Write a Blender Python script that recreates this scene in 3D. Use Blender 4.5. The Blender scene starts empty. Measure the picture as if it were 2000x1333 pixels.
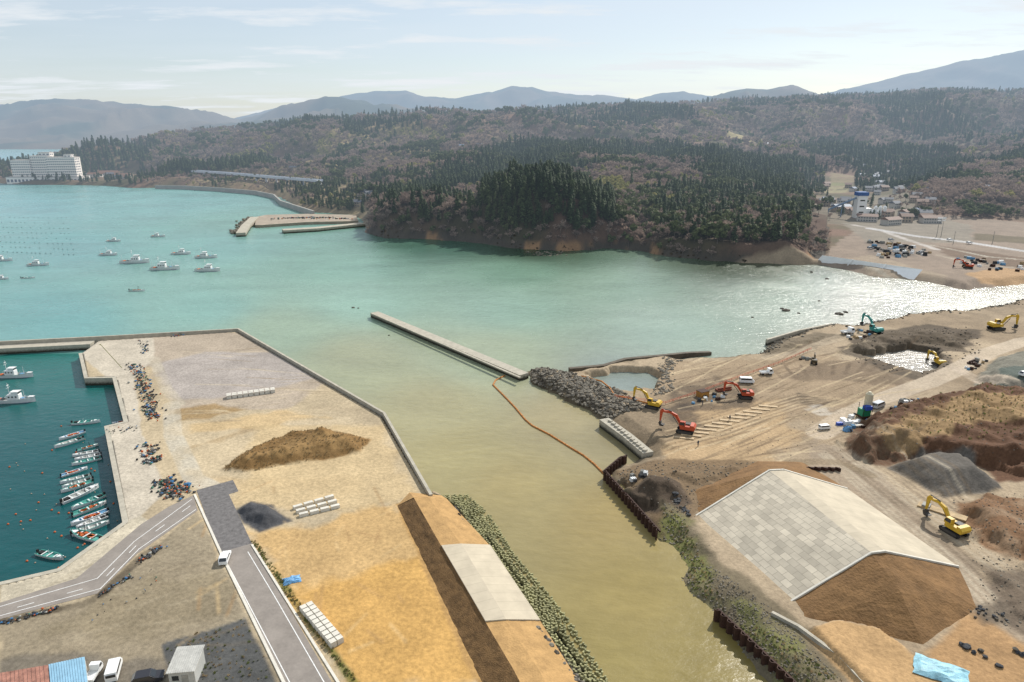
import bpy, math, random, bmesh
import numpy as np
from mathutils import Vector, Matrix
random.seed(7); rng=np.random.default_rng(7)
H0=80.0; F=1333.3; PITCH=math.radians(17.37); SP,CP=math.sin(PITCH),math.cos(PITCH)
# survey: photo bearing -> site coordinates in metres on a level of height z
def G(u,v,z=0.0):
    dx=(u-1000)/F; dy=(666.5-v)/F; t=(H0-z)/(SP-dy*CP)
    return (t*dx, t*(CP+dy*SP))
def GP(l,z=0.0): return [G(u,v,z) for u,v in l]
def G3(u,v,z): x,y=G(u,v,z); return Vector((x,y,z))
def WP(l): return [((u-1000)/1396*y,float(y)) for u,y in l]
def lin(c):
    return tuple(((x/255)/12.92 if x/255<=0.04045 else ((x/255+0.055)/1.055)**2.4) for x in c)
def C(r,g,b,k=0.72): return tuple(min(0.9,x*k) for x in lin((r,g,b)))
sc=bpy.context.scene
def link(o): sc.collection.objects.link(o); return o

# ---------------------------------------------------------------- noise
def vnoise(x,y,seed=0):
    xi=np.floor(x).astype(np.int64); yi=np.floor(y).astype(np.int64)
    fx=x-xi; fy=y-yi; fx=fx*fx*(3-2*fx); fy=fy*fy*(3-2*fy)
    def h(a,b):
        n=(a*374761393+b*668265263+seed*974711)&0x7fffffff
        n=((n^(n>>13))*1274126177)&0x7fffffff
        return ((n^(n>>16))&0xffff)/65535.0
    return (h(xi,yi)*(1-fx)+h(xi+1,yi)*fx)*(1-fy)+(h(xi,yi+1)*(1-fx)+h(xi+1,yi+1)*fx)*fy
def fbm(x,y,seed=0,o=4):
    s=0;a=.5;t=0
    for i in range(o):
        s=s+a*vnoise(x*2**i,y*2**i,seed+i*17); t+=a; a*=.5
    return s/t
def sstep(x): x=np.clip(x,0,1); return x*x*(3-2*x)
def sdist(X,Y,poly):
    d=np.full(X.shape,1e18); ins=np.zeros(X.shape,bool); n=len(poly)
    for i in range(n):
        x1,y1=poly[i]; x2,y2=poly[(i+1)%n]
        ex,ey=x2-x1,y2-y1; L=ex*ex+ey*ey+1e-9
        t=np.clip(((X-x1)*ex+(Y-y1)*ey)/L,0,1)
        d=np.minimum(d,(X-x1-t*ex)**2+(Y-y1-t*ey)**2)
        if abs(ey)>1e-12:
            c=((y1>Y)!=(y2>Y)); ins^=c&(X<ex*(Y-y1)/ey+x1)
    d=np.sqrt(d); return np.where(ins,d,-d)
def ldist(X,Y,line):
    d=np.full(X.shape,1e18)
    for (x1,y1),(x2,y2) in zip(line[:-1],line[1:]):
        ex,ey=x2-x1,y2-y1; L=ex*ex+ey*ey+1e-9
        t=np.clip(((X-x1)*ex+(Y-y1)*ey)/L,0,1)
        d=np.minimum(d,(X-x1-t*ex)**2+(Y-y1-t*ey)**2)
    return np.sqrt(d)
def near(X,Y,pts,m):
    xs=[p[0] for p in pts]; ys=[p[1] for p in pts]
    return np.nonzero((X>min(xs)-m)&(X<max(xs)+m)&(Y>min(ys)-m)&(Y<max(ys)+m))[0]

# ---------------------------------------------------------------- site outlines
COAST=GP([(2200,545),(2060,552),(1985,558),(1890,568),(1800,550),(1700,540),(1600,517),(1560,518),(1500,516),(1450,514),(1400,511),(1350,507),(1300,500),(1250,491),(1210,486),(1180,486),(1150,489),(1100,492),(1060,489),(1000,486),(950,477),(900,472),(850,469),(790,466),(745,466),(715,455),(712,440),(700,428),(690,420),(610,415),(575,404),(552,388),(520,379),(470,376),(400,372),(330,367),(260,368),(200,363),(60,361),(-30,358)])+[(-930,1210),(-900,1500),(-950,2100),(-1300,2700),(-6000,2900),(-12000,9500),(12000,9500),(12000,400),(700,380)]
RB=GP([(1560,1400),(1500,1333),(1400,1200),(1345,1165),(1345,1110),(1300,1060),(1283,1050),(1185,935),(1212,905),(1262,890),(1175,822),(1110,775),(1040,742),(1018,728),(1035,718),(1110,728),(1200,708),(1290,698),(1320,702),(1400,700),(1480,692),(1512,668),(1560,648),(1625,634),(1660,640),(1700,630),(1790,612),(1870,610),(1940,600),(2000,583),(2200,575)])+[(700,330),(700,30),(55,30)]
LP=GP([(190,666),(465,648),(747,812),(842,970),(885,985),(950,1072),(1045,1212),(1110,1300),(1150,1345)],2.5)+[(14,40),(-180,40),(-180,118)]+GP([(0,1140),(115,1113),(245,1020),(208,833),(246,824),(223,737),(168,738),(157,690)],2.5)
ARM=GP([(842,965),(905,960),(952,1006),(1000,1083),(1060,1153),(1110,1218),(1185,1335)],0)+[(14,75),(5,60)]+GP([(1130,1330),(1045,1212),(950,1072),(885,985),(845,975)],2.5)
HARB=GP([(157,690),(168,738),(223,737),(246,824),(208,833),(245,1020),(115,1113),(0,1140)],1)+[(-180,118),(-330,200),(-330,255)]+GP([(-60,695)],1)
def Zrow(v,y):
    dy=(666.5-v)/F; return H0+y*(-SP+dy*CP)/(CP+dy*SP)
def I(u,pts): return np.interp(u,[p[0] for p in pts],[p[1] for p in pts])
def terrain_rows(X,Y):
    U=1000+1396*X/np.maximum(Y,1); rows=[]
    rows.append((np.full_like(U,300.),np.full_like(U,3.)))
    y0=I(U,[(0,560),(700,545),(1200,560),(1260,500),(1640,480),(1700,480)])
    v0=I(U,[(690,445),(715,412),(740,385),(800,372),(860,378),(925,380),(945,352),(1000,328),(1080,320),(1150,342),(1200,372),(1235,400),(1262,425),(1300,412),(1400,405),(1500,412),(1560,402),(1600,425),(1640,455)])
    z0=np.clip(Zrow(v0,y0)-12,2,60); z0=np.where((U<690)|(U>1650),3.5,z0)
    rows.append((y0,z0))
    rows.append((y0+85,np.where((U>690)&(U<1640),14,4.5)))
    y1=I(U,[(0,1120),(200,1080),(400,1060),(600,900),(800,760),(1000,720),(2000,700)])
    rows.append((y1,I(U,[(0,8),(400,9),(600,9),(800,12),(1000,20),(1200,24),(1400,22),(1560,14),(1640,7),(1740,9),(1800,16),(1900,22),(2000,24)])))
    y2=I(U,[(0,1190),(400,1180),(600,1120),(800,1000),(1000,960),(1500,900),(2000,880)])
    v2=I(U,[(0,345),(200,325),(400,316),(600,318),(700,318),(800,312),(900,300),(1000,298),(1100,298),(1200,297),(1300,306),(1400,303),(1480,322),(1560,328),(1620,362),(1680,368),(1760,362),(1830,340),(1900,318),(2000,305)])
    z2=np.maximum(Zrow(v2,y2)-13,8); rows.append((y2,z2)); 
    y3=I(U,[(0,1320),(200,1320),(400,1370),(600,1500),(800,1650),(1000,1750),(1200,1900),(1500,2100),(2000,2150)])
    v3=I(U,[(0,330),(100,306),(140,298),(200,285),(300,268),(400,258),(500,250),(600,240),(700,235),(780,228),(850,219),(920,225),(1000,214),(1100,218),(1200,208),(1300,206),(1400,200),(1500,196),(1600,191),(1700,186),(1800,180),(2000,178),(2200,175)])
    z3=np.maximum(Zrow(v3,y3)-13,4)
    rows.append(((y2*.62+y3*.38),np.maximum(z2*.62+z3*.16,6)))
    rows.append(((y2*.35+y3*.65),z2*.15+z3*.78))
    rows.append((y3,z3))
    rows.append((np.full_like(U,2800.),I(U,[(0,2),(300,10),(500,40),(1000,70),(2000,90)])))
    v5=I(U,[(-300,225),(0,210),(60,205),(130,200),(200,204),(270,211),(340,216),(400,224),(440,232),(470,240),(520,226),(560,214),(600,205),(640,191),(670,197),(720,206),(800,214),(900,226),(1000,232),(1300,225),(1370,205),(1400,193),(1450,181),(1490,184),(1540,175),(1570,188),(1640,204),(2000,212)])
    y5=np.full_like(U,4300.); rows.append((y5,Zrow(v5,y5)))
    y6=np.full_like(U,6500.)
    v6=I(U,[(0,250),(380,245),(470,233),(560,212),(640,198),(700,186),(740,182),(795,180),(830,192),(890,197),(960,183),(1000,169),(1060,178),(1140,185),(1210,195),(1240,199),(1290,183),(1330,176),(1375,190),(1450,199),(1580,190),(1700,165),(1780,140),(1850,124),(1900,118),(2000,91),(2150,60)])
    rows.append((y5+700,Zrow(v5,y5)*.6)); rows.append((y6,Zrow(v6,y6))); rows.append((y6+2600,np.zeros_like(U)+20))
    Z=rows[0][1].copy()
    for (ya,za),(yb,zb) in zip(rows[:-1],rows[1:]):
        m=Y>=ya; t=sstep((Y-ya)/np.maximum(yb-ya,1)); Z=np.where(m,za+(zb-za)*t,Z)
    rid=1-np.abs(2*fbm(X/170,Y/170,3,4)-1)*2
    amp=I(Y,[(400,0),(640,1),(900,11),(1200,34),(1900,30),(2200,18),(2700,30),(3600,110),(4300,35),(5300,130),(6500,30),(9000,0)])
    low=np.where(Y<1050,np.clip(Z/25,0,1),1)
    big=1-np.abs(2*fbm(X/520,Y/520,11,4)-1)*2
    r=np.where(Y<2600,rid,big)
    Z=Z+(r-.5)*amp*low
    hd=(U>720)&(U<1640)&(Y<640); Z=Z+np.where(hd,(fbm(X/22,Y/22,77,3)-.5)*11*np.clip((Z-8)/10,0,1),0)
    return Z,U
def height(X,Y):
    X=np.asarray(X,float); Y=np.asarray(Y,float); Hh=np.full(X.shape,-4.0)
    m=np.nonzero(Y>330)[0]
    if len(m):
        sd=sdist(X[m],Y[m],COAST); Z,U=terrain_rows(X[m],Y[m])
        n=fbm(X[m]/9,Y[m]/9,5,3)-.5
        sl=np.where((U>710)&(U<1640)&(Y[m]<640),1.5,.45); sl=np.where(Y[m]>2000,.3,sl)
        lim=np.where(Y[m]>1500,sd*sl,(sd+n*7)*sl-.3)
        Hh[m]=np.where(sd>-3,np.minimum(np.maximum(Z,1.5),lim),-4)
    m=near(X,Y,RB,6); m=m[Y[m]<420]
    if len(m):
        x,y=X[m],Y[m]; sd=sdist(x,y,RB); n=(fbm(x/6,y/6,8,4)-.5)
        h=np.clip((sd+n*5)*.42-.2,-4,2.2+.35*(fbm(x/25,y/25,2,3)-.5)*2)
        Hh[m]=np.maximum(Hh[m],np.where(sd>-4,h,-4))
    m=near(X,Y,ARM,1)
    if len(m):
        x,y=X[m],Y[m]; sd=sdist(x,y,ARM); d=np.maximum(-sdist(x,y,LP),0)
        Hh[m]=np.where(sd>0,np.maximum(Hh[m],1.7-d*.5),Hh[m])
    m=near(X,Y,LP,2)
    if len(m):
        x,y=X[m],Y[m]; sd=sdist(x,y,LP); Hh[m]=np.where(sd>.35,2.5,Hh[m])
    def setz(px,z,zr=2.,soft=2.,ns=2.):
        P=GP(px,zr); k=near(X,Y,P,soft+ns)
        if len(k):
            s=sdist(X[k],Y[k],P)+(fbm(X[k]/4,Y[k]/4,31,3)-.5)*ns*2
            w=sstep(s/soft+.5); Hh[k]=Hh[k]*(1-w)+z*w
    def mound(px,hm,slope,zr=2.,ns=1.,base=2.2,rough=.5,seed=0):
        P=GP(px,zr); k=near(X,Y,P,2)
        if len(k):
            s=sdist(X[k],Y[k],P)+(fbm(X[k]/3.5,Y[k]/3.5,41+seed,4)-.5)*ns*2
            top=hm*(1+rough*(fbm(X[k]/7,Y[k]/7,61+seed,4)-.5)*1.6); a=np.minimum(s*slope,top)
            a=np.where(s>0,np.where(a>top*.9,top*.9+(a-top*.9)*.6,a),-99)
            Hh[k]=np.maximum(Hh[k],base+a)
    setz([(1140,738),(1200,728),(1262,727),(1287,737),(1278,765),(1228,772),(1180,762)],-1.2,0.3)
    setz([(1655,690),(1700,680),(1765,680),(1835,690),(1838,715),(1800,738),(1745,722),(1700,708)],-1.2,.3)
    setz([(1195,942),(1215,938),(1222,955),(1205,962)],-.8,1,1,1)
    mound([(1035,720),(1110,733),(1190,760),(1245,790),(1262,806),(1190,818),(1110,778),(1040,745)],2.2,.55,1,2,.6)
    mound([(1735,914),(1800,893),(1890,899),(1958,957),(1842,974)],4.0,.75,2,1,2.2,.1,1)
    mound([(1640,882),(1690,822),(1790,792),(1900,768),(2010,765),(2110,850),(2050,935),(1950,925),(1890,902),(1810,893),(1700,905)],5.2,.85,2,4,2.2,.7,2)
    mound([(1905,742),(1940,705),(2000,690),(2120,700),(2120,765),(1950,768)],3.4,.6,2,2,2.2,.3,3)
    mound([(1640,690),(1690,658),(1800,645),(1905,655),(1880,682),(1790,672),(1700,684)],2.4,.5,2,3,2.0,.9,4)
    mound([(1480,700),(1520,672),(1600,655),(1640,660),(1560,680)],1.6,.4,2,3,1.8,.9,5)
    mound([(1222,962),(1262,936),(1330,942),(1348,975),(1285,988)],3.0,.7,2,2,2.2,.4,6)
    mound([(1860,985),(1960,970),(2080,1000),(2080,1130),(1960,1090),(1900,1050)],2.2,.6,2,4,2.0,.9,7)
    mound([(1300,925),(1380,905),(1470,915),(1400,960),(1330,950)],1.2,.4,2,3,2.0,.8,8)
    mound([(1575,1222),(1640,1205),(1720,1222),(1880,1340),(1900,1420),(1760,1420)],1.2,1.2,3,.6,2.2,.15,9)
    mound([(432,918),(480,882),(560,850),(650,842),(722,860),(705,884),(600,903),(470,924)],3.0,.6,2.5,1.5,2.5,1.0,10)
    mound([(462,1000),(490,984),(530,990),(562,1018),(505,1036)],1.6,.7,2.5,1.5,2.5,1.4,11)
    mound([(1905,1100),(1990,1130),(2080,1200),(2080,1260),(1960,1200)],1.0,.4,2,3,2.0,.9,13)
    return Hh
def hz(x,y): return float(height(np.array([x]),np.array([y]))[0])
# ---------------------------------------------------------------- materials
def nodes(m): m.use_nodes=True; nt=m.node_tree; nt.nodes.clear(); return nt
def N(nt,t,**k):
    n=nt.nodes.new(t)
    for a,b in k.items(): setattr(n,a,b)
    return n
def mixc(nt,a,b,fac,mode='MIX'):
    n=N(nt,'ShaderNodeMix',data_type='RGBA',blend_type=mode)
    for s,v in ((6,a),(7,b),(0,fac)):
        if isinstance(v,(tuple,list)): n.inputs[s].default_value=tuple(v)+(1,)*(4-len(v))
        elif isinstance(v,(int,float)): n.inputs[s].default_value=v
        else: nt.links.new(v,n.inputs[s])
    return n.outputs[2]
def mr(nt,src,a,b,c,d):
    n=N(nt,'ShaderNodeMapRange'); nt.links.new(src,n.inputs[0])
    for i,v in enumerate((a,b,c,d)): n.inputs[i+1].default_value=v
    return n.outputs[0]
def mth(nt,op,a,b=None):
    n=N(nt,'ShaderNodeMath',operation=op)
    for i,v in enumerate((a,b)):
        if v is None: continue
        if isinstance(v,(int,float)): n.inputs[i].default_value=v
        else: nt.links.new(v,n.inputs[i])
    return n.outputs[0]
HAZE_GLOW=(0.50,0.63,0.78)
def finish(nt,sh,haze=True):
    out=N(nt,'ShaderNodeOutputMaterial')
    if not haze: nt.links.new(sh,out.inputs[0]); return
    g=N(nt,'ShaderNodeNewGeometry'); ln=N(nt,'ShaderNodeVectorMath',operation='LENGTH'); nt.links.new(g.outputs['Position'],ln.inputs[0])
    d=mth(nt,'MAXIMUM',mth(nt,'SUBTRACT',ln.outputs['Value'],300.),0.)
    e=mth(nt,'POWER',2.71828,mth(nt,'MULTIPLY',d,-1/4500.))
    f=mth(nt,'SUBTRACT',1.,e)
    em=N(nt,'ShaderNodeEmission'); em.inputs[0].default_value=HAZE_GLOW+(1,); em.inputs[1].default_value=.9  # glow mixed in with distance from the origin stands in for aerial haze
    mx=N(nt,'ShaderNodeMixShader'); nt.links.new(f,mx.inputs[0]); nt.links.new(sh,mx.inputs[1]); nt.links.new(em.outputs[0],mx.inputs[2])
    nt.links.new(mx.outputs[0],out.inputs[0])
def noise(nt,scale,detail=4,vec=None,rough=.6):
    n=N(nt,'ShaderNodeTexNoise'); n.inputs['Scale'].default_value=scale; n.inputs['Detail'].default_value=detail; n.inputs['Roughness'].default_value=rough
    if vec is not None: nt.links.new(vec,n.inputs['Vector'])
    return n.outputs[0]
def pos(nt): return N(nt,'ShaderNodeNewGeometry').outputs['Position']
MC={}
def mat(name,col,rough=.75,var=.25,scale=.8,bump=.0,haze=False,spec=.3,metal=0,stain=False,wpos=False):
    if name in MC: return MC[name]
    m=bpy.data.materials.new(name); nt=nodes(m); MC[name]=m
    p=N(nt,'ShaderNodeBsdfPrincipled'); tc=N(nt,'ShaderNodeTexCoord')
    vec=pos(nt) if wpos else tc.outputs['Object']
    n1=noise(nt,scale,5,vec); n2=noise(nt,scale*6,3,vec)
    f=mth(nt,'ADD',mr(nt,n1,.3,.7,1-var,1+var),mr(nt,n2,.3,.7,-var*.5,var*.5))
    cc=N(nt,'ShaderNodeCombineColor')
    for i in range(3): nt.links.new(f,cc.inputs[i])
    c=mixc(nt,tuple(col),cc.outputs[0],1.0,'MULTIPLY')
    if stain:
        sx=N(nt,'ShaderNodeSeparateXYZ'); nt.links.new(pos(nt),sx.inputs[0])
        z=mth(nt,'ADD',sx.outputs[2],mr(nt,n2,.3,.7,-.3,.3))
        c=mixc(nt,(.035,.033,.022),c,mr(nt,z,.5,1.5,0,1))
    nt.links.new(c,p.inputs['Base Color']); p.inputs['Roughness'].default_value=rough
    p.inputs['Specular IOR Level'].default_value=spec; p.inputs['Metallic'].default_value=metal
    if bump:
        b=N(nt,'ShaderNodeBump'); b.inputs['Distance'].default_value=bump; nt.links.new(n2,b.inputs['Height']); nt.links.new(b.outputs[0],p.inputs['Normal'])
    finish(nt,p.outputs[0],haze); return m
def leafmat(name,c1,c2,haze=True,trans=.0):
    m=bpy.data.materials.new(name); nt=nodes(m); p=N(nt,'ShaderNodeBsdfPrincipled')
    oi=N(nt,'ShaderNodeObjectInfo'); g=pos(nt); n=noise(nt,.35,3,g); n2=noise(nt,.02,3,g)
    c=mixc(nt,c1,c2,mth(nt,'MULTIPLY',mth(nt,'ADD',oi.outputs['Random'],mr(nt,n2,.35,.65,0,1)),.5))
    f=mr(nt,n,.3,.7,.6,1.4); cc=N(nt,'ShaderNodeCombineColor')
    for i in range(3): nt.links.new(f,cc.inputs[i])
    c=mixc(nt,c,cc.outputs[0],1.0,'MULTIPLY'); nt.links.new(c,p.inputs['Base Color']); p.inputs['Roughness'].default_value=.75; p.inputs['Specular IOR Level'].default_value=.15
    sh=p.outputs[0]
    if trans:
        t=N(nt,'ShaderNodeBsdfTranslucent'); nt.links.new(c,t.inputs[0]); mx=N(nt,'ShaderNodeMixShader'); mx.inputs[0].default_value=trans
        nt.links.new(sh,mx.inputs[1]); nt.links.new(t.outputs[0],mx.inputs[2]); sh=mx.outputs[0]
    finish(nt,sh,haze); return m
# ---------------------------------------------------------------- mesh builder
class MB:
    def __init__(s): s.v=[]; s.f=[]; s.m=[]
    def add(s,vs,fs,m=0,M=None):
        o=len(s.v)
        for p in vs:
            p=Vector(p); s.v.append(tuple(M@p) if M is not None else tuple(p))
        for f in fs: s.f.append(tuple(i+o for i in f)); s.m.append(m)
    def box(s,c,d,m=0,M=None,taper=1.0):
        x,y,z=c; a,b,h=d[0]/2,d[1]/2,d[2]/2; t=taper
        vs=[(x-a,y-b,z-h),(x+a,y-b,z-h),(x+a,y+b,z-h),(x-a,y+b,z-h),(x-a*t,y-b*t,z+h),(x+a*t,y-b*t,z+h),(x+a*t,y+b*t,z+h),(x-a*t,y+b*t,z+h)]
        s.add(vs,[(3,2,1,0),(4,5,6,7),(0,1,5,4),(1,2,6,5),(2,3,7,6),(3,0,4,7)],m,M)
    def prism(s,poly,y0,y1,m=0,M=None,inset=0):   # poly in xz
        n=len(poly); vs=[(x,y0,z) for x,z in poly]+[(x,y1,z) for x,z in poly]
        fs=[tuple(range(n)),tuple(range(2*n-1,n-1,-1))]+[(i,n+i,n+(i+1)%n,(i+1)%n) for i in range(n)]
        s.add(vs,fs,m,M)
    def slab(s,poly,z0,z1,m=0,ms=None):
        n=len(poly); z1=z1 if hasattr(z1,'__len__') else [z1]*n
        vs=[(p[0],p[1],z0) for p in poly]+[(p[0],p[1],z1[i]) for i,p in enumerate(poly)]
        s.add(vs,[tuple(range(n,2*n))],m); 
        s.add(vs,[(i,(i+1)%n,n+(i+1)%n,n+i) for i in range(n)],m if ms is None else ms)
    def cyl(s,p0,p1,r0,r1=None,n=8,m=0,M=None,caps=True):
        r1=r0 if r1 is None else r1; p0=Vector(p0);p1=Vector(p1); d=(p1-p0).normalized()
        a=d.orthogonal().normalized(); b=d.cross(a); vs=[]
        for p,r in ((p0,r0),(p1,r1)):
            for i in range(n):
                t=2*math.pi*i/n; vs.append(p+(a*math.cos(t)+b*math.sin(t))*r)
        fs=[(i,(i+1)%n,n+(i+1)%n,n+i) for i in range(n)]
        if caps: fs+=[tuple(range(n-1,-1,-1)),tuple(range(n,2*n))]
        s.add(vs,fs,m,M)
    def mesh(s,name,mats):
        me=bpy.data.meshes.new(name); me.from_pydata(s.v,[],s.f)
        for m in mats: me.materials.append(m)
        me.polygons.foreach_set('material_index',s.m); me.update(); return me
    def obj(s,name,mats): return link(bpy.data.objects.new(name,s.mesh(name,mats)))
def offs(line,d):
    out=[]; n=len(line)
    for i in range(n):
        p=Vector(line[i][:2])
        d1=(p-Vector(line[i-1][:2])).normalized() if i>0 else None
        d2=(Vector(line[i+1][:2])-p).normalized() if i<n-1 else None
        d1=d1 or d2; d2=d2 or d1
        t=(d1+d2); t=t.normalized() if t.length>1e-6 else d1
        nrm=Vector((-t.y,t.x)); k=1/max(.35,nrm.dot(Vector((-d1.y,d1.x))))
        out.append((p.x+nrm.x*d*k,p.y+nrm.y*d*k))
    return out
def wall_mb(mb,line,w,z0,z1,m=0,shift=0):
    a=offs(line,shift-w/2); b=offs(line,shift+w/2); n=len(line); z1=z1 if hasattr(z1,'__len__') else [z1]*n
    vs=[]
    for i in range(n): vs+=[(a[i][0],a[i][1],z0),(b[i][0],b[i][1],z0),(b[i][0],b[i][1],z1[i]),(a[i][0],a[i][1],z1[i])]
    fs=[]
    for i in range(n-1):
        o=4*i
        for j in range(4): fs.append((o+j,o+4+j,o+4+(j+1)%4,o+(j+1)%4))
    fs+=[(0,1,2,3),(4*n-1,4*n-2,4*n-3,4*n-4)]
    mb.add(vs,fs,m)
def wall(name,px,w,z0,z1,m,zr=None,shift=0):
    mb=MB(); wall_mb(mb,GP(px,(z1 if not hasattr(z1,'__len__') else z1[0]) if zr is None else zr),w,z0,z1,0,shift); return mb.obj(name,[m])
def strip(mb,line,w,z,m=0,shift=0):
    a=offs(line,shift-w/2); b=offs(line,shift+w/2); n=len(line)
    mb.add([(p[0],p[1],z) for p in a]+[(p[0],p[1],z) for p in b],[(i,i+1,n+i+1,n+i) for i in range(n-1)],m)
def resample(line,step):
    out=[Vector(line[0])]
    for a,b in zip(line[:-1],line[1:]):
        a=Vector(a);b=Vector(b);k=max(1,int(round((b-a).length/step)))
        for i in range(1,k+1): out.append(a.lerp(b,i/k))
    return out
def scatter_group(coll):
    ng=bpy.data.node_groups.new('scatter','GeometryNodeTree')
    ng.interface.new_socket('Geometry',in_out='INPUT',socket_type='NodeSocketGeometry'); ng.interface.new_socket('Geometry',in_out='OUTPUT',socket_type='NodeSocketGeometry')
    gi=ng.nodes.new('NodeGroupInput'); go=ng.nodes.new('NodeGroupOutput'); ip=ng.nodes.new('GeometryNodeInstanceOnPoints'); ci=ng.nodes.new('GeometryNodeCollectionInfo')
    ci.inputs['Collection'].default_value=coll; ci.inputs['Separate Children'].default_value=True; ci.inputs['Reset Children'].default_value=True
    def att(nm,dt):
        n=ng.nodes.new('GeometryNodeInputNamedAttribute'); n.data_type=dt; n.inputs['Name'].default_value=nm
        return [o for o in n.outputs if o.enabled][0]
    L=ng.links.new
    L(gi.outputs[0],ip.inputs['Points']); L(ci.outputs[0],ip.inputs['Instance']); ip.inputs['Pick Instance'].default_value=True
    L(att('idx','INT'),ip.inputs['Instance Index']); L(att('rot','FLOAT_VECTOR'),ip.inputs['Rotation']); L(att('scl','FLOAT_VECTOR'),ip.inputs['Scale'])
    L(ip.outputs[0],go.inputs[0]); return ng
def scatter(name,pts,meshes,scl,rot=None,idx=None):
    pts=np.asarray(pts,float); n=len(pts)
    if n==0: return
    coll=bpy.data.collections.new(name+'_parts')
    for i,me in enumerate(meshes): coll.objects.link(bpy.data.objects.new('%s_part_%02d'%(name,i),me))
    scl=np.asarray(scl,float)
    if scl.ndim==1: scl=np.repeat(scl[:,None],3,1)
    if rot is None: rot=np.zeros((n,3)); rot[:,2]=rng.uniform(0,6.28,n)
    if idx is None: idx=rng.integers(0,len(meshes),n)
    me=bpy.data.meshes.new(name); me.vertices.add(n); me.vertices.foreach_set('co',pts.ravel())
    for nm,dt,k,d in (('scl','FLOAT_VECTOR','vector',scl),('rot','FLOAT_VECTOR','vector',rot),('idx','INT','value',idx)):
        a=me.attributes.new(nm,dt,'POINT'); a.data.foreach_set(k,np.asarray(d).ravel())
    me.update(); o=link(bpy.data.objects.new(name,me)); md=o.modifiers.new('scatter','NODES'); md.node_group=scatter_group(coll); return o

# ---------------------------------------------------------------- GROUND
ys=np.concatenate([np.arange(55,350,.55),np.arange(350,720,2.0),np.arange(720,2500,12.),np.arange(2500,9200,50.)])
ss=np.linspace(-1.12,1.12,930)
SS,YY=np.meshgrid(ss,ys); XX=(SS*YY).ravel(); YY=YY.ravel()
HH=height(XX,YY)
U_=1000+1396*XX/YY
col=np.zeros((len(XX),3)); nz=fbm(XX/40,YY/40,71,4); nz2=fbm(XX/7,YY/7,72,4)
def lerp(a,b,t): return a*(1-t)+b*t
# hills
fa=np.array(C(150,120,100,.6)); fb=np.array(C(112,104,76,.6)); col[:]=lerp(fa[None],fb[None],sstep((nz-.3)/.4)[:,None])
m=YY>2600; far=lerp(np.array(C(78,92,72,.5))[None],np.array(C(140,122,98,.5))[None],sstep((fbm(XX/400,YY/400,5,5)-.42)/.2)[:,None]); col=np.where(m[:,None],far,col)
k=np.nonzero((YY>400)&(YY<650)&(U_>705)&(U_<1645))[0]
col[k]=col[k]*.62
k=k[HH[k]<9]
w=sstep((6.5-HH[k])/3)[:,None]; rock=lerp(np.array(C(84,76,64)),np.array(C(164,128,92)),sstep((fbm(XX[k]/12,YY[k]/20,9,4)-.56)/.12)[:,None]); col[k]=lerp(col[k],rock,w)
k=np.nonzero(YY<420)[0]
sand=lerp(np.array(C(164,144,118)),np.array(C(190,170,142)),sstep((nz[k]-.3)/.4)[:,None]); sand=lerp(sand,sand*.75,sstep((nz2[k]-.5)/.2)[:,None]*.6)
col[k]=sand
def paint(px,c,zr=2.3,soft=1.5,ns=1.5,a=1.0,k=.72,mottle=0,world=False):
    P=WP(px) if world else GP(px,zr); i=near(XX,YY,P,soft+ns+1)
    if not len(i): return
    s=sdist(XX[i],YY[i],P)+(fbm(XX[i]/5,YY[i]/5,91,4)-.5)*2*ns
    w=sstep(s/soft+.5)*a
    if mottle: w=w*np.clip(1-mottle+2*mottle*sstep((fbm(XX[i]/4,YY[i]/4,int(abs(px[0][0])),4)-.35)/.3),0,1)
    col[i]=lerp(col[i],np.array(C(*c,k))[None],w[:,None])
def stroke(px,c,w,zr=2.3,a=1.0,k=.72,br=.5):
    P=GP(px,zr); i=near(XX,YY,P,w+2)
    if not len(i): return
    d=ldist(XX[i],YY[i],P); m=sstep((w/2-d)/.6+.5)*a*(1-br+br*sstep((fbm(XX[i]/6,YY[i]/6,17,3)-.3)/.3))
    col[i]=lerp(col[i],np.array(C(*c,k))[None],m[:,None])
# left platform
i=near(XX,YY,LP,1); i=i[sdist(XX[i],YY[i],LP)>-1]
col[i]=lerp(np.array(C(192,174,144)),np.array(C(212,192,158)),sstep((nz[i]-.35)/.3)[:,None])
paint([(200,655),(465,648),(640,745),(560,800),(340,800),(300,720)],(188,172,152),2.5,3,3)
paint([(300,712),(400,688),(560,690),(612,740),(470,775),(345,782)],(184,174,166),2.5,3,1,.9)
paint([(345,800),(420,790),(480,800),(410,818),(350,822)],(168,140,98),2.5,2,2,.9)
paint([(360,850),(500,835),(640,815),(560,800),(380,830)],(210,180,132),2.5,3,3,.7)
paint([(380,872),(470,838),(560,826),(480,850)],(170,142,102),2.5,2,3,.5)
paint([(350,935),(720,930),(700,960),(420,960)],(205,180,142),2.5,3,3,.7)
paint([(500,830),(740,835),(820,965),(770,985),(600,1000),(460,980)],(214,188,144),2.5,4,4,.8)
paint([(480,1040),(640,1020),(770,985),(860,1080),(985,1333),(690,1345),(560,1150)],(214,178,124),2.5,3,3)
paint([(560,1170),(700,1110),(850,1090),(960,1345),(690,1345),(600,1230)],(216,170,100),2.5,4,4,.9)
paint([(700,1110),(850,1095),(870,1130),(720,1140)],(226,180,108),2.5,3,3,.5)
paint([(432,918),(480,882),(560,850),(650,842),(722,860),(705,884),(600,903),(470,924)],(146,114,72),2.5,1,1.5)
paint([(480,890),(560,858),(650,848),(700,862),(600,880)],(178,144,96),5.,2,2,.6,mottle=.4)
paint([(455,1000),(490,980),(530,986),(570,1018),(505,1042)],(90,90,92),2.5,1,1)
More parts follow.
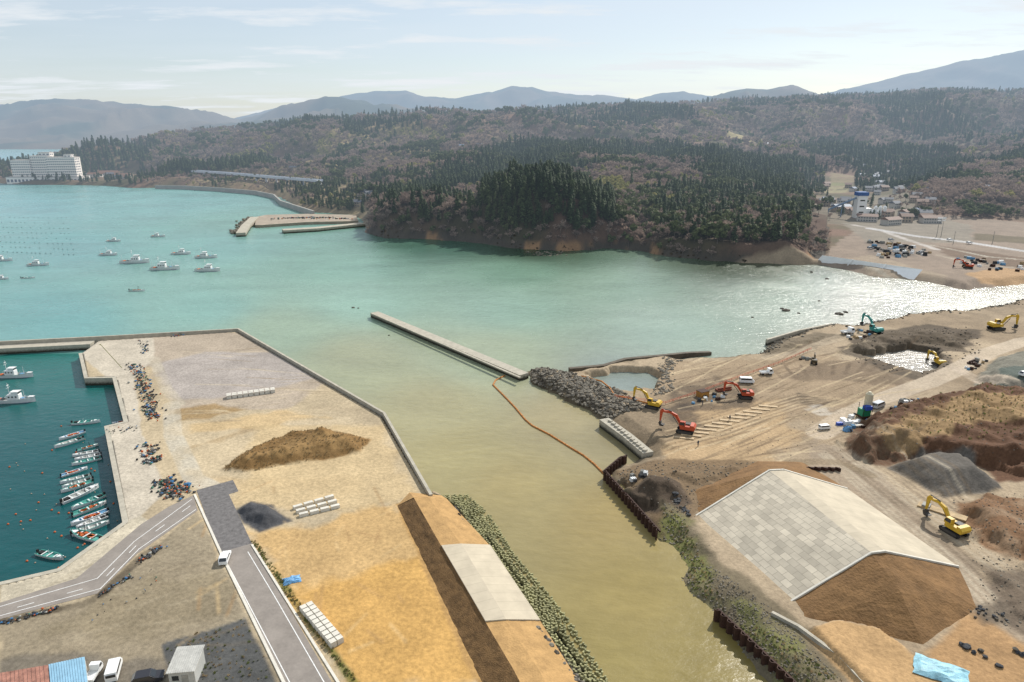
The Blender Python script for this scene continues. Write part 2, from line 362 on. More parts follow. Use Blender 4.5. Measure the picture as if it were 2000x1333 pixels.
paint([(772,985),(872,970),(957,1065),(1055,1213),(1110,1300),(1150,1350),(935,1350)],(196,156,100),2.5,.8,.4)
paint([(150,690),(200,662),(300,660),(300,700),(262,740),(278,850),(325,960),(270,1012),(243,1022),(200,835),(215,745)],(212,200,180),2.5,.8,.6)
paint([(0,1143),(115,1113),(245,1020),(275,1008),(290,1018),(150,1135),(0,1182)],(210,198,174),2.5,.5,.2)
paint([(0,1210),(180,1170),(385,1000),(430,1100),(560,1345),(0,1345)],(164,150,126),2.5,1,.6)
paint([(100,1230),(300,1120),(420,1120),(470,1200),(200,1260)],(152,138,112),2.5,4,4,.7)
paint([(318,1258),(480,1205),(548,1345),(335,1345)],(98,98,96),2.5,.6,.5)
paint([(0,1290),(160,1270),(330,1300),(340,1345),(0,1345)],(128,120,108),2.5,2,2,.8)
stroke([(335,790),(338,850),(378,935),(430,960)],(208,198,178),4.5,2.5,.9); stroke([(300,700),(325,760),(350,790)],(204,192,170),3.5,2.5,.7)
for kk in range(50):
    u=random.uniform(380,800); v=random.uniform(930,1300)
    stroke([(u,v),(u+random.uniform(-60,60),v+random.uniform(10,60))],(random.choice([(232,200,148),(180,144,100)])),.6,2.5,.45)
for kk in range(50):
    u=random.uniform(330,640); v=random.uniform(680,830)
    stroke([(u,v),(u+random.uniform(40,130),v+random.uniform(-12,12))],random.choice([(164,146,120),(222,204,172)]),.7,2.5,.5)
for kk in range(30):
    u=random.uniform(40,420); v=random.uniform(1110,1290)
    stroke([(u,v),(u+random.uniform(60,140),v-random.uniform(10,40))],random.choice([(136,122,100),(182,168,142)]),.5,2.5,.5)
stroke([(495,1060),(545,1130),(600,1210),(700,1345)],(96,112,48),1.3,2.5,.7,br=.9)
stroke([(200,1160),(280,1085),(305,1070)],(96,86,72),2.,2.5,.8); stroke([(0,1215),(90,1195),(160,1182),(200,1160)],(90,80,66),1.8,2.5,.8)
paint([(842,962),(905,958),(955,1005),(1062,1152),(1190,1335),(1150,1345),(1045,1212),(950,1072)],(52,54,36),1,.5,.3)
# right bank
i=near(XX,YY,RB,1); i=i[(YY[i]<420)]; s=sdist(XX[i],YY[i],RB); j=i[(s>-5)&(s<7)]; s=s[(s>-5)&(s<7)]
w=sstep((7-s+(nz2[j]-.5)*8)/6)[:,None]*.85; col[j]=lerp(col[j],np.array(C(106,96,78))[None],w)
paint([(1130,728),(1290,715),(1600,690),(1800,760),(1560,830),(1300,800)],(168,146,118),2,4,5,.8)
paint([(1290,850),(1330,800),(1520,780),(1560,850),(1500,915),(1300,905)],(198,168,128),2,4,4,.8)
paint([(1510,740),(1560,715),(1700,700),(1790,740),(1760,758),(1600,745)],(132,114,94),2,2,3,.8)
for kk in range(9): stroke([(1530+kk*24,742-kk*2),(1500+kk*32,716-kk*1)],(104,88,72),1.2,2,.7)
paint([(1640,680),(1700,650),(1810,636),(1920,648),(1890,690),(1850,690),(1700,672)],(98,86,72),2,2,3,.9)
paint([(1640,690),(1700,674),(1840,682),(1870,720),(1800,748),(1730,730)],(94,84,72),1.5,2,3,.8)
paint([(1480,700),(1515,668),(1600,650),(1650,655),(1570,690)],(118,106,88),2,2,3,.8)
paint([(1300,760),(1400,735),(1500,770),(1450,800),(1330,800)],(112,98,82),2,3,4,.85,mottle=.6)
paint([(1510,785),(1560,770),(1640,785),(1600,800)],(98,86,74),2,1,3,.85,mottle=.8)
paint([(1540,795),(1600,790),(1660,800),(1600,812)],(214,204,188),2,1,3,.7,mottle=.9)
paint([(1290,800),(1340,790),(1390,840),(1300,852)],(84,74,66),2,3,3,.75)
paint([(1230,805),(1300,800),(1330,850),(1270,880),(1190,815)],(150,132,108),2,2,3,.8)
paint([(1190,905),(1280,900),(1500,905),(1480,935),(1340,1010),(1330,1070),(1220,950)],(132,110,84),2,2,3,.9)
paint([(1222,965),(1262,936),(1330,940),(1350,976),(1285,990)],(98,84,70),3,1,1)
paint([(1290,985),(1340,1015),(1420,1110),(1530,1200),(1720,1345),(1480,1345),(1390,1200),(1340,1160)],(128,116,94),1.5,2,2,.95)
paint([(1290,990),(1335,1020),(1385,1090),(1420,1190),(1360,1180),(1340,1100),(1290,1040)],(132,134,76),1.5,2,3,.8,mottle=.7)
paint([(1440,1180),(1540,1240),(1660,1345),(1560,1345),(1450,1240)],(128,130,74),1.5,2,3,.7,mottle=.7)
paint([(1575,1222),(1640,1205),(1720,1222),(1880,1340),(1900,1420),(1760,1420)],(206,168,120),4,1,1)
paint([(1640,882),(1690,815),(1790,785),(1900,760),(2010,760),(2110,850),(2050,945),(1950,940),(1890,905),(1700,910)],(112,82,62),2,1.5,2)
paint([(1720,850),(1790,805),(1900,775),(2020,775),(2060,850),(1990,830),(1900,825),(1840,850),(1760,865)],(172,142,102),6,2,3,.95)
paint([(1735,916),(1800,891),(1890,897),(1960,958),(1842,976)],(116,110,102),2,1,1)
paint([(1905,745),(1940,705),(2000,688),(2120,700),(2120,768),(1950,770)],(136,132,118),3,1.5,2)
paint([(1950,720),(2120,700),(2120,745),(1950,745)],(96,104,96),5,1.,1)
paint([(1590,860),(1650,880),(1730,930),(1870,1080),(2050,1240),(2050,1345),(1900,1250),(1800,1090),(1650,955),(1570,905)],(170,152,130),2,1.5,1.5,.9)
for kk in range(16): stroke([(1600+kk*5,890-kk*3),(1700+kk*6,975-kk*5),(1830+kk*8,1090-kk*6),(1950+kk*12,1210-kk*7)],random.choice([(130,114,94),(202,188,164)]),.7,2,.75)
paint([(1860,985),(1960,970),(2080,1000),(2080,1130),(1960,1090),(1900,1050)],(136,100,70),2,2,3,.9,mottle=.3)
paint([(1900,1100),(2000,1120),(2080,1220),(2080,1320),(1980,1240)],(112,98,84),2,2,3,.85,mottle=.3)
paint([(1800,1270),(1900,1190),(2050,1280),(2050,1345),(1850,1345)],(190,150,104),2.3,2,2,.9)
paint([(1890,1180),(1960,1180),(1980,1220),(1920,1220)],(110,98,84),2.3,2,2,.8)
stroke([(1540,905),(1640,905),(1700,930)],(146,128,102),3,2,.7)
road1=[(2100,655),(2000,668),(1930,690),(1870,722),(1810,750),(1740,775),(1660,810),(1600,850)]
stroke(road1,(208,190,166),7,2,.9,br=.2); stroke([(1870,722),(1920,748),(2000,765),(2100,775)],(206,188,166),5,2,.9)
stroke([(1500,700),(1560,690),(1640,660),(1660,640)],(194,176,150),5,2,.7)
for kk in range(130):
    u=random.uniform(1280,1720); v=random.uniform(705,905); a=random.uniform(-.5,.5)
    stroke([(u,v),(u+55,v-18+a*20),(u+110,v-36+a*50)],random.choice([(124,104,82),(214,192,156),(144,124,98)]),.6,2,.65)
for kk in range(10): stroke([(1300,880-kk*4),(1420,850-kk*4),(1560,800-kk*3),(1640,780)],(212,188,152) if kk%2 else (138,118,94),.7,2,.7)
# far lowland on the right
paint([(1590,520),(1640,470),(1700,440),(1850,430),(2200,450),(2200,540),(1990,560),(1890,568),(1800,552)],(156,138,120),3,3,3)
paint([(1820,480),(2000,505),(2200,520),(2200,540),(1980,525),(1850,500)],(124,102,82),3,3,3,.9)
paint([(1690,470),(1760,480),(1800,505),(1700,500)],(116,104,94),3,3,3,.7,mottle=.5)
paint([(1650,505),(1700,500),(1850,540),(1840,550),(1700,530)],(176,158,134),3,3,3,.7)
paint([(1880,535),(1960,525),(2050,530),(2000,550),(1920,548)],(196,158,114),3,2,2,.9)
paint([(1900,455),(2100,470),(2100,482),(1900,468)],(112,100,76),4,3,3,.9)
paint([(1650,440),(1700,400),(1900,440),(1900,470),(1700,470)],(148,138,122),5,3,4,.9)
stroke([(1650,438),(1720,450),(1780,470),(1830,486)],(205,196,186),5,4); stroke([(1700,445),(1790,458),(1880,468),(2000,486),(2150,500)],(206,202,198),7,5,br=.1)
stroke([(1800,551),(1890,569),(1990,560),(2200,546)],(214,206,192),4,2,br=.1)
stroke([(1690,520),(1780,545),(1880,566)],(190,180,160),3,3); stroke([(1830,500),(1920,520),(2080,530)],(190,176,154),3,3); stroke([(1820,478),(1930,500),(2080,512)],(196,186,168),3,4)
for kk in range(5): paint([(1628+kk*2,800+kk*48),(1676+kk*3,796+kk*48),(1672+kk*3,838+kk*48),(1626+kk*2,842+kk*48)],random.choice([(160,150,112),(136,136,90),(150,134,102)]),10,3,4,.8,world=True)
paint([(1605,560),(1780,560),(1850,680),(1740,760),(1610,740)],(136,126,108),8,8,8,.8,world=True)
paint([(1418,1380),(1500,1380),(1496,1500),(1425,1490)],(178,162,112),35,5,4,.9,world=True)
paint([(690,408),(780,400),(720,440),(700,430)],(150,136,112),3,3,3)
paint([(340,372),(400,352),(600,352),(720,370),(735,400),(700,425),(600,412),(540,380)],(160,142,108),4,8,12,.7,mottle=.5)
paint([(700,375),(900,335),(920,350),(760,385)],(178,160,122),8,8,8,.7)
paint([(560,330),(700,312),(860,318),(820,345),(640,350)],(172,154,108),14,10,14,.7,mottle=.5)
GR=len(ys),len(ss)
idx=np.arange(GR[0]*GR[1]).reshape(GR); q=np.stack([idx[:-1,:-1],idx[:-1,1:],idx[1:,1:],idx[1:,:-1]],-1).reshape(-1,4)
q=q[(HH[q]>-3.9).any(1)]
used=np.zeros(len(XX),bool); used[q.ravel()]=True; remap=np.cumsum(used)-1; q=remap[q]
co=np.stack([XX,YY,HH],1)[used]; cl=np.concatenate([col,np.ones((len(col),1))],1)[used]
me=bpy.data.meshes.new('ground'); me.vertices.add(len(co)); me.vertices.foreach_set('co',co.astype(np.float32).ravel())
me.loops.add(len(q)*4); me.loops.foreach_set('vertex_index',q.ravel().astype(np.int32)); me.polygons.add(len(q)); me.polygons.foreach_set('loop_start',np.arange(0,len(q)*4,4,dtype=np.int32))
me.update(calc_edges=True)
a=me.color_attributes.new('Col','FLOAT_COLOR','POINT'); a.data.foreach_set('color',cl.astype(np.float32).ravel())
me.polygons.foreach_set('use_smooth',np.ones(len(q),bool))
gm=bpy.data.materials.new('ground'); nt=nodes(gm); p=N(nt,'ShaderNodeBsdfPrincipled'); at=N(nt,'ShaderNodeAttribute'); at.attribute_name='Col'
g=pos(nt); n1=noise(nt,.12,6,g,.65); n2=noise(nt,1.3,5,g,.7); n3=noise(nt,.02,5,g)
f=mth(nt,'MULTIPLY',mth(nt,'MULTIPLY',mr(nt,n1,.3,.7,.82,1.15),mr(nt,n2,.3,.7,.74,1.24)),mr(nt,n3,.3,.7,.93,1.07))
cc=N(nt,'ShaderNodeCombineColor')
for i in range(3): nt.links.new(f,cc.inputs[i])
c=mixc(nt,at.outputs['Color'],cc.outputs[0],1.0,'MULTIPLY'); nt.links.new(c,p.inputs['Base Color']); p.inputs['Roughness'].default_value=.92; p.inputs['Specular IOR Level'].default_value=.15
b=N(nt,'ShaderNodeBump'); b.inputs['Distance'].default_value=.2; b.inputs['Strength'].default_value=.8; nt.links.new(n2,b.inputs['Height']); nt.links.new(b.outputs[0],p.inputs['Normal'])
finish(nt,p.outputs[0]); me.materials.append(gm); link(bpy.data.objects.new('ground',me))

# ---------------------------------------------------------------- WATER
def stretch(lo,hi,step,out,f=1.35):
    a=list(np.arange(lo,hi,step)); s=step; r=[a[-1]]
    while r[-1]<out: s*=f; r.append(r[-1]+s)
    s=step; l=[a[0]]
    while l[-1]>-out: s*=f; l.append(l[-1]-s)
    return np.array(l[1:][::-1]+a+r[1:])
wx=stretch(-420,420,3.5,30000); wy=stretch(50,650,3.5,30000)
WX,WY=np.meshgrid(wx,wy); s0=WX.shape; WX=WX.ravel(); WY=WY.ravel()
ctrl=[(0,330,(140,180,195)),(30,400,(132,182,184)),(300,395,(136,184,178)),(520,440,(136,180,164)),(100,480,(126,178,176)),(400,480,(136,184,174)),(100,620,(118,174,170)),(400,600,(142,186,172)),(650,520,(142,182,162)),(700,590,(158,192,172)),(1000,530,(134,170,146)),(1000,600,(160,190,170)),(1200,560,(154,180,158)),(1300,640,(164,184,166)),(1500,580,(170,184,166)),(1700,590,(184,184,170)),(1900,585,(186,182,164)),(1050,495,(62,88,68)),(1450,522,(76,90,70)),(850,480,(80,118,100)),(550,640,(162,182,154)),(700,700,(174,176,140)),(850,800,(178,170,128)),(1100,820,(178,164,122)),(950,700,(172,182,152)),(1000,950,(176,160,110)),(1200,1000,(172,152,98)),(1250,1150,(166,148,92)),(1400,1300,(148,132,76)),(1180,1300,(162,146,90)),(1210,745,(150,162,154)),(1750,705,(180,172,158)),(1210,860,(156,144,106)),(900,880,(178,166,118))]  # dark points along the headland put its shadow into the water colour
def key(x,y):
    y=np.maximum(y,60); return np.stack([x/y*1.3,np.log(y)*.9],-1)
K=np.array([key(*[np.float64(t) for t in G(u,v)]) for u,v,_ in ctrl]); CC=np.array([C(*c,.68) for _,_,c in ctrl])
kk=key(WX,WY); D=((kk[:,None,:]-K[None])**2).sum(-1)+.0012; Wt=1/D**1.6; wc=(Wt[...,None]*CC[None]).sum(1)/Wt.sum(1)[:,None]
nn=fbm(WX/45,WY/14,7,4); wc*=(0.88+.24*nn)[:,None]
hs=sdist(WX,WY,HARB); hc=lerp(np.array(C(12,92,94,.6))[None],np.array(C(40,130,120,.6))[None],sstep((WY-150)/110)[:,None]); wc=np.where((hs>-3.5)[:,None],hc,wc)
me=bpy.data.meshes.new('water'); idx=np.arange(len(WX)).reshape(s0); q=np.stack([idx[:-1,:-1],idx[:-1,1:],idx[1:,1:],idx[1:,:-1]],-1).reshape(-1,4)
me.vertices.add(len(WX)); me.vertices.foreach_set('co',np.stack([WX,WY,WX*0],1).ravel()); me.loops.add(len(q)*4); me.loops.foreach_set('vertex_index',q.ravel().astype(np.int32)); me.polygons.add(len(q)); me.polygons.foreach_set('loop_start',np.arange(0,len(q)*4,4,dtype=np.int32)); me.update(calc_edges=True)
a=me.color_attributes.new('Col','FLOAT_COLOR','POINT'); a.data.foreach_set('color',np.concatenate([wc,np.ones((len(wc),1))],1).astype(np.float32).ravel())
wm=bpy.data.materials.new('sea_water'); nt=nodes(wm); p=N(nt,'ShaderNodeBsdfPrincipled'); at=N(nt,'ShaderNodeAttribute'); at.attribute_name='Col'
g=pos(nt); mp=N(nt,'ShaderNodeMapping'); nt.links.new(g,mp.inputs[0]); mp.inputs['Rotation'].default_value=(0,0,.35); mp.inputs['Scale'].default_value=(.55,1.,1.)
n1=noise(nt,.5,5,mp.outputs[0],.6); n2=noise(nt,.09,4,mp.outputs[0]); n3=noise(nt,.018,4,g)
hgt=mth(nt,'ADD',mth(nt,'MULTIPLY',n1,.75),mth(nt,'MULTIPLY',n2,.6))
sxx=N(nt,'ShaderNodeSeparateXYZ'); nt.links.new(g,sxx.inputs[0])
b=N(nt,'ShaderNodeBump'); b.inputs['Distance'].default_value=.7; nt.links.new(mr(nt,sxx.outputs[1],150,330,.3,1.),b.inputs['Strength']); nt.links.new(hgt,b.inputs['Height']); nt.links.new(b.outputs[0],p.inputs['Normal'])
f=mth(nt,'MULTIPLY',mr(nt,n2,.3,.7,.94,1.06),mr(nt,n1,.3,.7,.93,1.07)); cc=N(nt,'ShaderNodeCombineColor')
for i in range(3): nt.links.new(f,cc.inputs[i])
nt.links.new(mixc(nt,at.outputs['Color'],cc.outputs[0],1.0,'MULTIPLY'),p.inputs['Base Color']); nt.links.new(mr(nt,n3,.35,.65,.16,.32),p.inputs['Roughness']); p.inputs['IOR'].default_value=1.33
finish(nt,p.outputs[0],False); me.materials.append(wm); link(bpy.data.objects.new('water',me))

# ---------------------------------------------------------------- TREES
bark=mat('bark',(.12,.095,.075),.9,.3,2,haze=True)
cedarM=leafmat('cedar_foliage',(.034,.058,.026),(.085,.105,.038),trans=.15); pineM=leafmat('pine_foliage',(.075,.095,.04),(.14,.15,.06),trans=.25)
twigM=leafmat('bare_twigs',(.23,.17,.14),(.36,.27,.215),trans=.35); yelM=leafmat('bamboo_foliage',(.24,.23,.08),(.36,.31,.12),trans=.35)
def conifer(seed,h=16,r=3.0,n=210,m=cedarM,pw=.6):
    R=random.Random(seed); mb=MB(); mb.cyl((0,0,0),(0,0,h*.9),.28,.05,5,1,caps=False)
    for i in range(n):
        t=R.random()**.8*.84+.14; rr=r*((1-t)**pw)*R.uniform(.6,1.15)+.3; a=R.uniform(0,6.283); z=h*t
        ca,sa=math.cos(a),math.sin(a); w=R.uniform(.4,.85)*(1-.4*t); dr=R.uniform(.1,.5)*rr; k=.25*rr
        p0=(ca*k-sa*w*.5,sa*k+ca*w*.5,z+R.uniform(0,.5)); p1=(ca*k+sa*w*.5,sa*k-ca*w*.5,z+R.uniform(0,.3))
        p2=(ca*rr+sa*w,sa*rr-ca*w,z-dr); p3=(ca*rr*1.05-sa*w,sa*rr*1.05+ca*w,z-dr+R.uniform(-.3,.5))
        mb.add([p0,p1,p2,p3],[(0,1,2,3)],0)
    return mb.mesh('cedar_tree',[m,bark])
def broad(seed,h=11,r=4.2,n=230,m=pineM,fs=.75):
    R=random.Random(seed); mb=MB(); mb.cyl((0,0,0),(0,0,h*.5),.3,.18,5,1,caps=False); cs=[]
    for i in range(8):
        a=R.uniform(0,6.28); d=R.uniform(.15,.75)*r; c=Vector((math.cos(a)*d,math.sin(a)*d,h*R.uniform(.5,.88))); cs.append((c,R.uniform(.3,.5)*r)); mb.cyl((0,0,h*.4),c,.12,.04,4,1,caps=False)
    for i in range(n):
        c,cr=R.choice(cs); d=Vector((R.gauss(0,1),R.gauss(0,1),R.gauss(0,.8))).normalized(); p=c+d*cr*R.uniform(.6,1.1)
        a=d.orthogonal().normalized(); b=d.cross(a); a=(a+d*R.uniform(-.6,.6))*fs*R.uniform(.6,1.3); b=(b+d*R.uniform(-.6,.6))*fs*R.uniform(.6,1.3)
        mb.add([p-a-b*.6,p+a-b,p+a*.7+b,p-a*.8+b*.8],[(0,1,2,3)],0)
    return mb.mesh('broadleaf_tree',[m,bark])
def bare(seed,h=11,m=twigM,tw=1.):
    R=random.Random(seed); mb=MB()
    def br(p,d,L,r,dep):
        q=p+d*L; mb.cyl(p,q,r,r*.6,4 if dep<2 else 3,0 if dep>0 else 1,caps=False)
        if dep>=2:
            for i in range(9):
                t=R.uniform(.2,1.1); e=(d+Vector((R.gauss(0,.6),R.gauss(0,.6),R.gauss(.1,.4)))).normalized(); s=p+d*L*t; l=R.uniform(.9,1.9); w=e.orthogonal().normalized()*R.uniform(.09,.24)*tw
                mb.add([s-w,s+w,s+e*l+w*.6,s+e*l-w*.6],[(0,1,2,3)],0)
            return
        for i in range(5 if dep==0 else 4):
            e=(d+Vector((R.gauss(0,.6),R.gauss(0,.6),R.gauss(0,.25)))).normalized(); br(p+d*L*R.uniform(.45,1),e,L*R.uniform(.55,.8),r*.5,dep+1)
    br(Vector((0,0,0)),Vector((0,0,1)),h*.42,.22,0)
    return mb.mesh('bare_tree',[m,bark])
P_c=[conifer(i,h=13+i,r=2.9+.2*i,pw=.45+.08*i) for i in range(4)]; P_p=[broad(10+i,h=11+i) for i in range(3)]; P_b=[bare(20+i,h=10+i,tw=1.1) for i in range(4)]; P_B=[bare(30+i,h=10+i,tw=2.0) for i in range(4)]; P_y=[broad(40+i,h=8,r=3.2,m=yelM,fs=.6) for i in range(2)]
TR={'c':[],'p':[],'b':[],'B':[],'y':[]}
town=[WP([(1622,790),(1684,790),(1682,1050),(1624,1050)]),WP([(1416,1375),(1502,1375),(1498,1505),(1423,1495)])]; yard=WP([(1605,500),(1760,500),(1830,640),(1790,780),(1740,840),(1605,760)])
for y0,y1,sp,scl in ((425,700,4.0,1.0),(700,1250,6.6,1.0),(1250,2450,10.0,1.2)):
    gx=np.arange(-1.02*y1,1.02*y1,sp); gy=np.arange(y0,y1,sp); X,Y=np.meshgrid(gx,gy); X=X.ravel()+rng.uniform(-.5,.5,X.size)*sp; Y=Y.ravel()+rng.uniform(-.5,.5,Y.size)*sp
    k=(np.abs(X/Y)<.84)&(Y>y0); X=X[k];Y=Y[k]; Z=height(X,Y); U=1000+1396*X/Y
    k=Z>1.0; X=X[k];Y=Y[k];Z=Z[k];U=U[k]; n=len(X); r=rng.random(n)
    ex=np.zeros(n,bool)
    for T in town: ex|=sdist(X,Y,T)>0
    ex|=(sdist(X,Y,yard)>0)&(rng.random(n)>.12)
    head=(Y<640)&(U>708)&(U<1645); low=(~head)&(Z<13)&(Y<1150)
    ex|=(U>1600)&(Y<590)&(~head); ex|=(~head)&(Z<3)
    ns=fbm(X/150,Y/120,123,5); n2=fbm(X/34,Y/34,124,3)
    cz=.55+np.where(U<430,-.09,0)+np.where((U>450)&(U<930)&(Y>900)&(Y<1400),.06,0)+np.where((U>960)&(U<1600)&(Y<1100),-.07,0)+np.where(Y>1850,-.02,0)+np.where(U>1800,-.03,0)
    sp_=np.where(ns+(r-.5)*.05>cz,'c','b'); sp_=np.where((ns<=cz)&(n2>.62),'p',sp_); sp_=np.where((ns<=cz)&(n2<.32),'y',sp_); sp_=np.where((sp_=='c')&(r<.14),'p',sp_)
    hm=np.full(n,'b'); hm=np.where((U>938)&(U<1205)&(Z>12),'c',hm); hm=np.where((U<938)&(r<.42)&(Z>11),'c',hm); hm=np.where((U>=1205)&(U<1290)&(r<.35)&(Z>9),'p',hm); hm=np.where((Z<=12)&(r>.88),'p',hm)
    hm=np.where((U>1290)&(Z>10)&(r<.26),'c',hm); hm=np.where((U>1290)&(Z>7)&(r>.26)&(r<.52),'p',hm); hm=np.where((U>1255)&(U<1330)&(r>.6)&(Z>12),'y',hm); hm=np.where((hm=='c')&(r<.05),'b',hm)
    sp_=np.where(head,hm,sp_); sp_=np.where((sp_=='b')&(Y>720),'B',sp_)
    dens=np.where(low,.3+.5*(n2>.52),.94); dens=np.where(head&(Z<4),.6,dens)
    k=(rng.random(n)<dens)&(~ex)
    for s in TR:
        j=k&(sp_==s)
        if j.any():
            sc_=scl*rng.uniform(.6,1.12,j.sum())*np.where(low[j],.7,1)*np.where(head[j]&(Z[j]<9),.7,1)
            TR[s].append(np.stack([X[j],Y[j],Z[j]-.3,sc_],1))
for s,nm,pr in (('c','cedar_forest',P_c),('p','pine_forest',P_p),('b','bare_deciduous_forest',P_b),('B','bare_deciduous_forest',P_B),('y','bamboo_grove',P_y)):
    A=np.concatenate(TR[s]); scatter(nm,A[:,:3],pr,np.stack([A[:,3]*rng.uniform(.85,1.2,len(A)),A[:,3]*rng.uniform(.85,1.2,len(A)),A[:,3]],1)); print(nm,len(A))
# ---------------------------------------------------------------- common materials
conc=mat('concrete_weathered',C(196,188,170),.85,.18,.5,.02,stain=True,wpos=True)
concl=mat('concrete_light',C(226,220,206,.8),.85,.12,.5,.02,wpos=True)
asph=mat('asphalt',C(172,162,152,.6),.9,.14,.35,.01,wpos=True); asphd=mat('gravel_dark',C(134,130,128,.62),.95,.3,1.2,.05,wpos=True)
white=mat('white_paint',(.78,.78,.76),.4,.05,1,spec=.5); line=mat('road_paint',(.7,.69,.66),.7,.15,2,wpos=True)
glass=mat('dark_glass',(.02,.025,.03),.1,.05,1,spec=.6); black=mat('black_rubber',(.02,.02,.02),.7,.3,3); rust=mat('rusty_steel',C(74,50,40),.8,.4,1.2,.02,wpos=True)
soilM=mat('embankment_soil',C(142,108,70),.95,.25,.35,.2,wpos=True); sandS=mat('levee_sand',C(198,158,104),.95,.2,.5,.1,wpos=True); grassShaded=mat('dry_grass_slope_shaded',C(128,98,62),.95,.35,.9,.2,wpos=True)  # landward slope's darker brown has the shade away from the sun painted in
rockM=mat('rock',C(140,132,118),.9,.4,.6,.05); rockD=mat('wet_rock',C(94,86,74),.8,.4,.6,.05)
def rock(seed,m,flat=.7):
    R=random.Random(seed); bm=bmesh.new(); bmesh.ops.create_icosphere(bm,subdivisions=1,radius=.5)
    for v in bm.verts: v.co*=R.uniform(.65,1.25); v.co.z*=flat
    me=bpy.data.meshes.new('rock'); bm.to_mesh(me); bm.free(); me.materials.append(m); return me
RK=[rock(i,rockM) for i in range(4)]; RD=[rock(i+9,rockD) for i in range(4)]
def in_poly_pts(px,zr,n):
    P=GP(px,zr); xs=[p[0] for p in P]; ys_=[p[1] for p in P]; X=rng.uniform(min(xs),max(xs),n*6); Y=rng.uniform(min(ys_),max(ys_),n*6); k=sdist(X,Y,P)>0; return X[k][:n],Y[k][:n]
def line_pts(px,zr,n,w):
    L=GP(px,zr); R=resample(L,.5); i=rng.integers(0,len(R),n); P=np.array([tuple(R[j]) for j in i]); return P[:,0]+rng.normal(0,w,n),P[:,1]+rng.normal(0,w,n)
def rocks(name,X,Y,s0,s1,pr,dz=.05):
    Z=height(X,Y); k=Z>-1; X=X[k];Y=Y[k];Z=Z[k]; n=len(X); s=s0+(s1-s0)*rng.random(n)**2; scatter(name,np.stack([X,Y,Z+dz*s],1),pr,np.stack([s,s*rng.uniform(.7,1.2,n),s],1))
x1,y1=in_poly_pts([(1035,720),(1110,733),(1190,760),(1245,790),(1262,806),(1190,818),(1110,778),(1040,745)],1,2600); rocks('rock_mound',x1,y1,.4,1.5,RK+RD[:2],.1)
x1,y1=line_pts([(1310,702),(1300,730),(1300,750),(1290,770)],2,260,1.5); rocks('rock_mound',x1,y1,.4,1.5,RK)
x1,y1=line_pts([(1480,692),(1512,668),(1560,648),(1625,636)],1,500,2.2); rocks('shore_rocks',x1,y1,.4,1.5,RK+RD)
x1,y1=line_pts([(1660,640),(1700,630),(1790,614),(1870,611),(1940,601),(2000,585)],1,500,2.5); rocks('shore_rocks',x1,y1,.4,1.6,RD+RK[:1])
x1,y1=line_pts([(1330,1000),(1310,1050),(1350,1110),(1350,1160),(1420,1200),(1480,1290)],1,900,1.8); rocks('shore_rocks',x1,y1,.12,.6,RK+RD[:1])
x1,y1=in_poly_pts([(1380,1100),(1520,1200),(1640,1330),(1540,1333),(1400,1200)],2,1500); rocks('rubble',x1,y1,.1,.45,RK+RD[:1])
x1,y1=line_pts([(715,460),(790,468),(950,480),(1060,491),(1150,491),(1250,493),(1400,513),(1560,520)],0,700,2.); rocks('cliff_foot_rocks',x1,y1,.5,2.2,RD)
x1,y1=in_poly_pts([(1190,905),(1500,905),(1340,1010),(1230,960)],2,600); rocks('rubble',x1,y1,.12,.6,RK+RD)
x1,y1=in_poly_pts([(1640,700),(1700,650),(1900,640),(1920,690),(1800,745)],2,500); rocks('rubble',x1,y1,.2,1.0,RD)
x1,y1=in_poly_pts([(1640,880),(1690,815),(2000,760),(2050,940),(1890,905)],2,500); rocks('rubble',x1,y1,.12,.5,RD+RK)
x1,y1=in_poly_pts([(1280,720),(1760,700),(1700,900),(1280,880)],2,600); rocks('rubble',x1,y1,.1,.4,RK+RD)
x1,y1=in_poly_pts([(1860,980),(2000,960),(2000,1250),(1930,1200)],2,500); rocks('rubble',x1,y1,.1,.5,RK+RD)
x1,y1=in_poly_pts([(1020,492),(1100,492),(1110,500),(1060,503)],0,60); scatter('beach_rocks',np.stack([x1,y1,x1*0+.1],1),RK,rng.uniform(.6,2,len(x1)))
for (u,v,s) in ((1640,614,5),(1652,610,3),(1535,607,4.5),(1528,603,2.5),(1470,620,1.5),(1560,612,2),(1600,588,1.6),(690,601,2),(700,602,1.2),(1615,545,2.5),(1585,532,2.5),(760,655,1)):
    o=link(bpy.data.objects.new('sea_rock',RD[int(u)%4])); o.location=G3(u,v,.15); o.scale=(s,s*.7,s*.6)
# coastal clumps by the fishing harbour
cp=[];ct=[]
for k_ in range(70):
    u=random.uniform(585,700); v=random.uniform(368,408); x,y=G(u,v,4); z=hz(x,y)
    if z>1.5: cp.append((x,y,z-.2)); ct.append(random.uniform(.5,.95))
scatter('coastal_trees',cp,[P_p[0],P_c[0],P_y[0],P_b[0],P_p[1]],ct)
def tuft(seed,m):
    R=random.Random(seed); mb=MB()
    for i in range(16):
        a=R.uniform(0,6.28); l=R.uniform(.3,.7); x,y=R.uniform(-.3,.3),R.uniform(-.3,.3); dx,dy=math.cos(a)*.3*l,math.sin(a)*.3*l
        mb.add([(x-.06,y,0),(x+.06,y,0),(x+dx,y+dy,l)],[(0,1,2)],0)
    return mb.mesh('grass_tuft',[m])
grG=leafmat('green_grass',(.11,.14,.04),(.19,.21,.07),False,.35); grD=leafmat('dry_grass',(.30,.22,.12),(.42,.32,.18),False,.35)
def tufts(name,X,Y,ms,s0,s1):
    Z=height(X,Y); k=Z>.2; scatter(name,np.stack([X[k],Y[k],Z[k]],1),[tuft(i,m) for i,m in enumerate(ms)],rng.uniform(s0,s1,k.sum()))
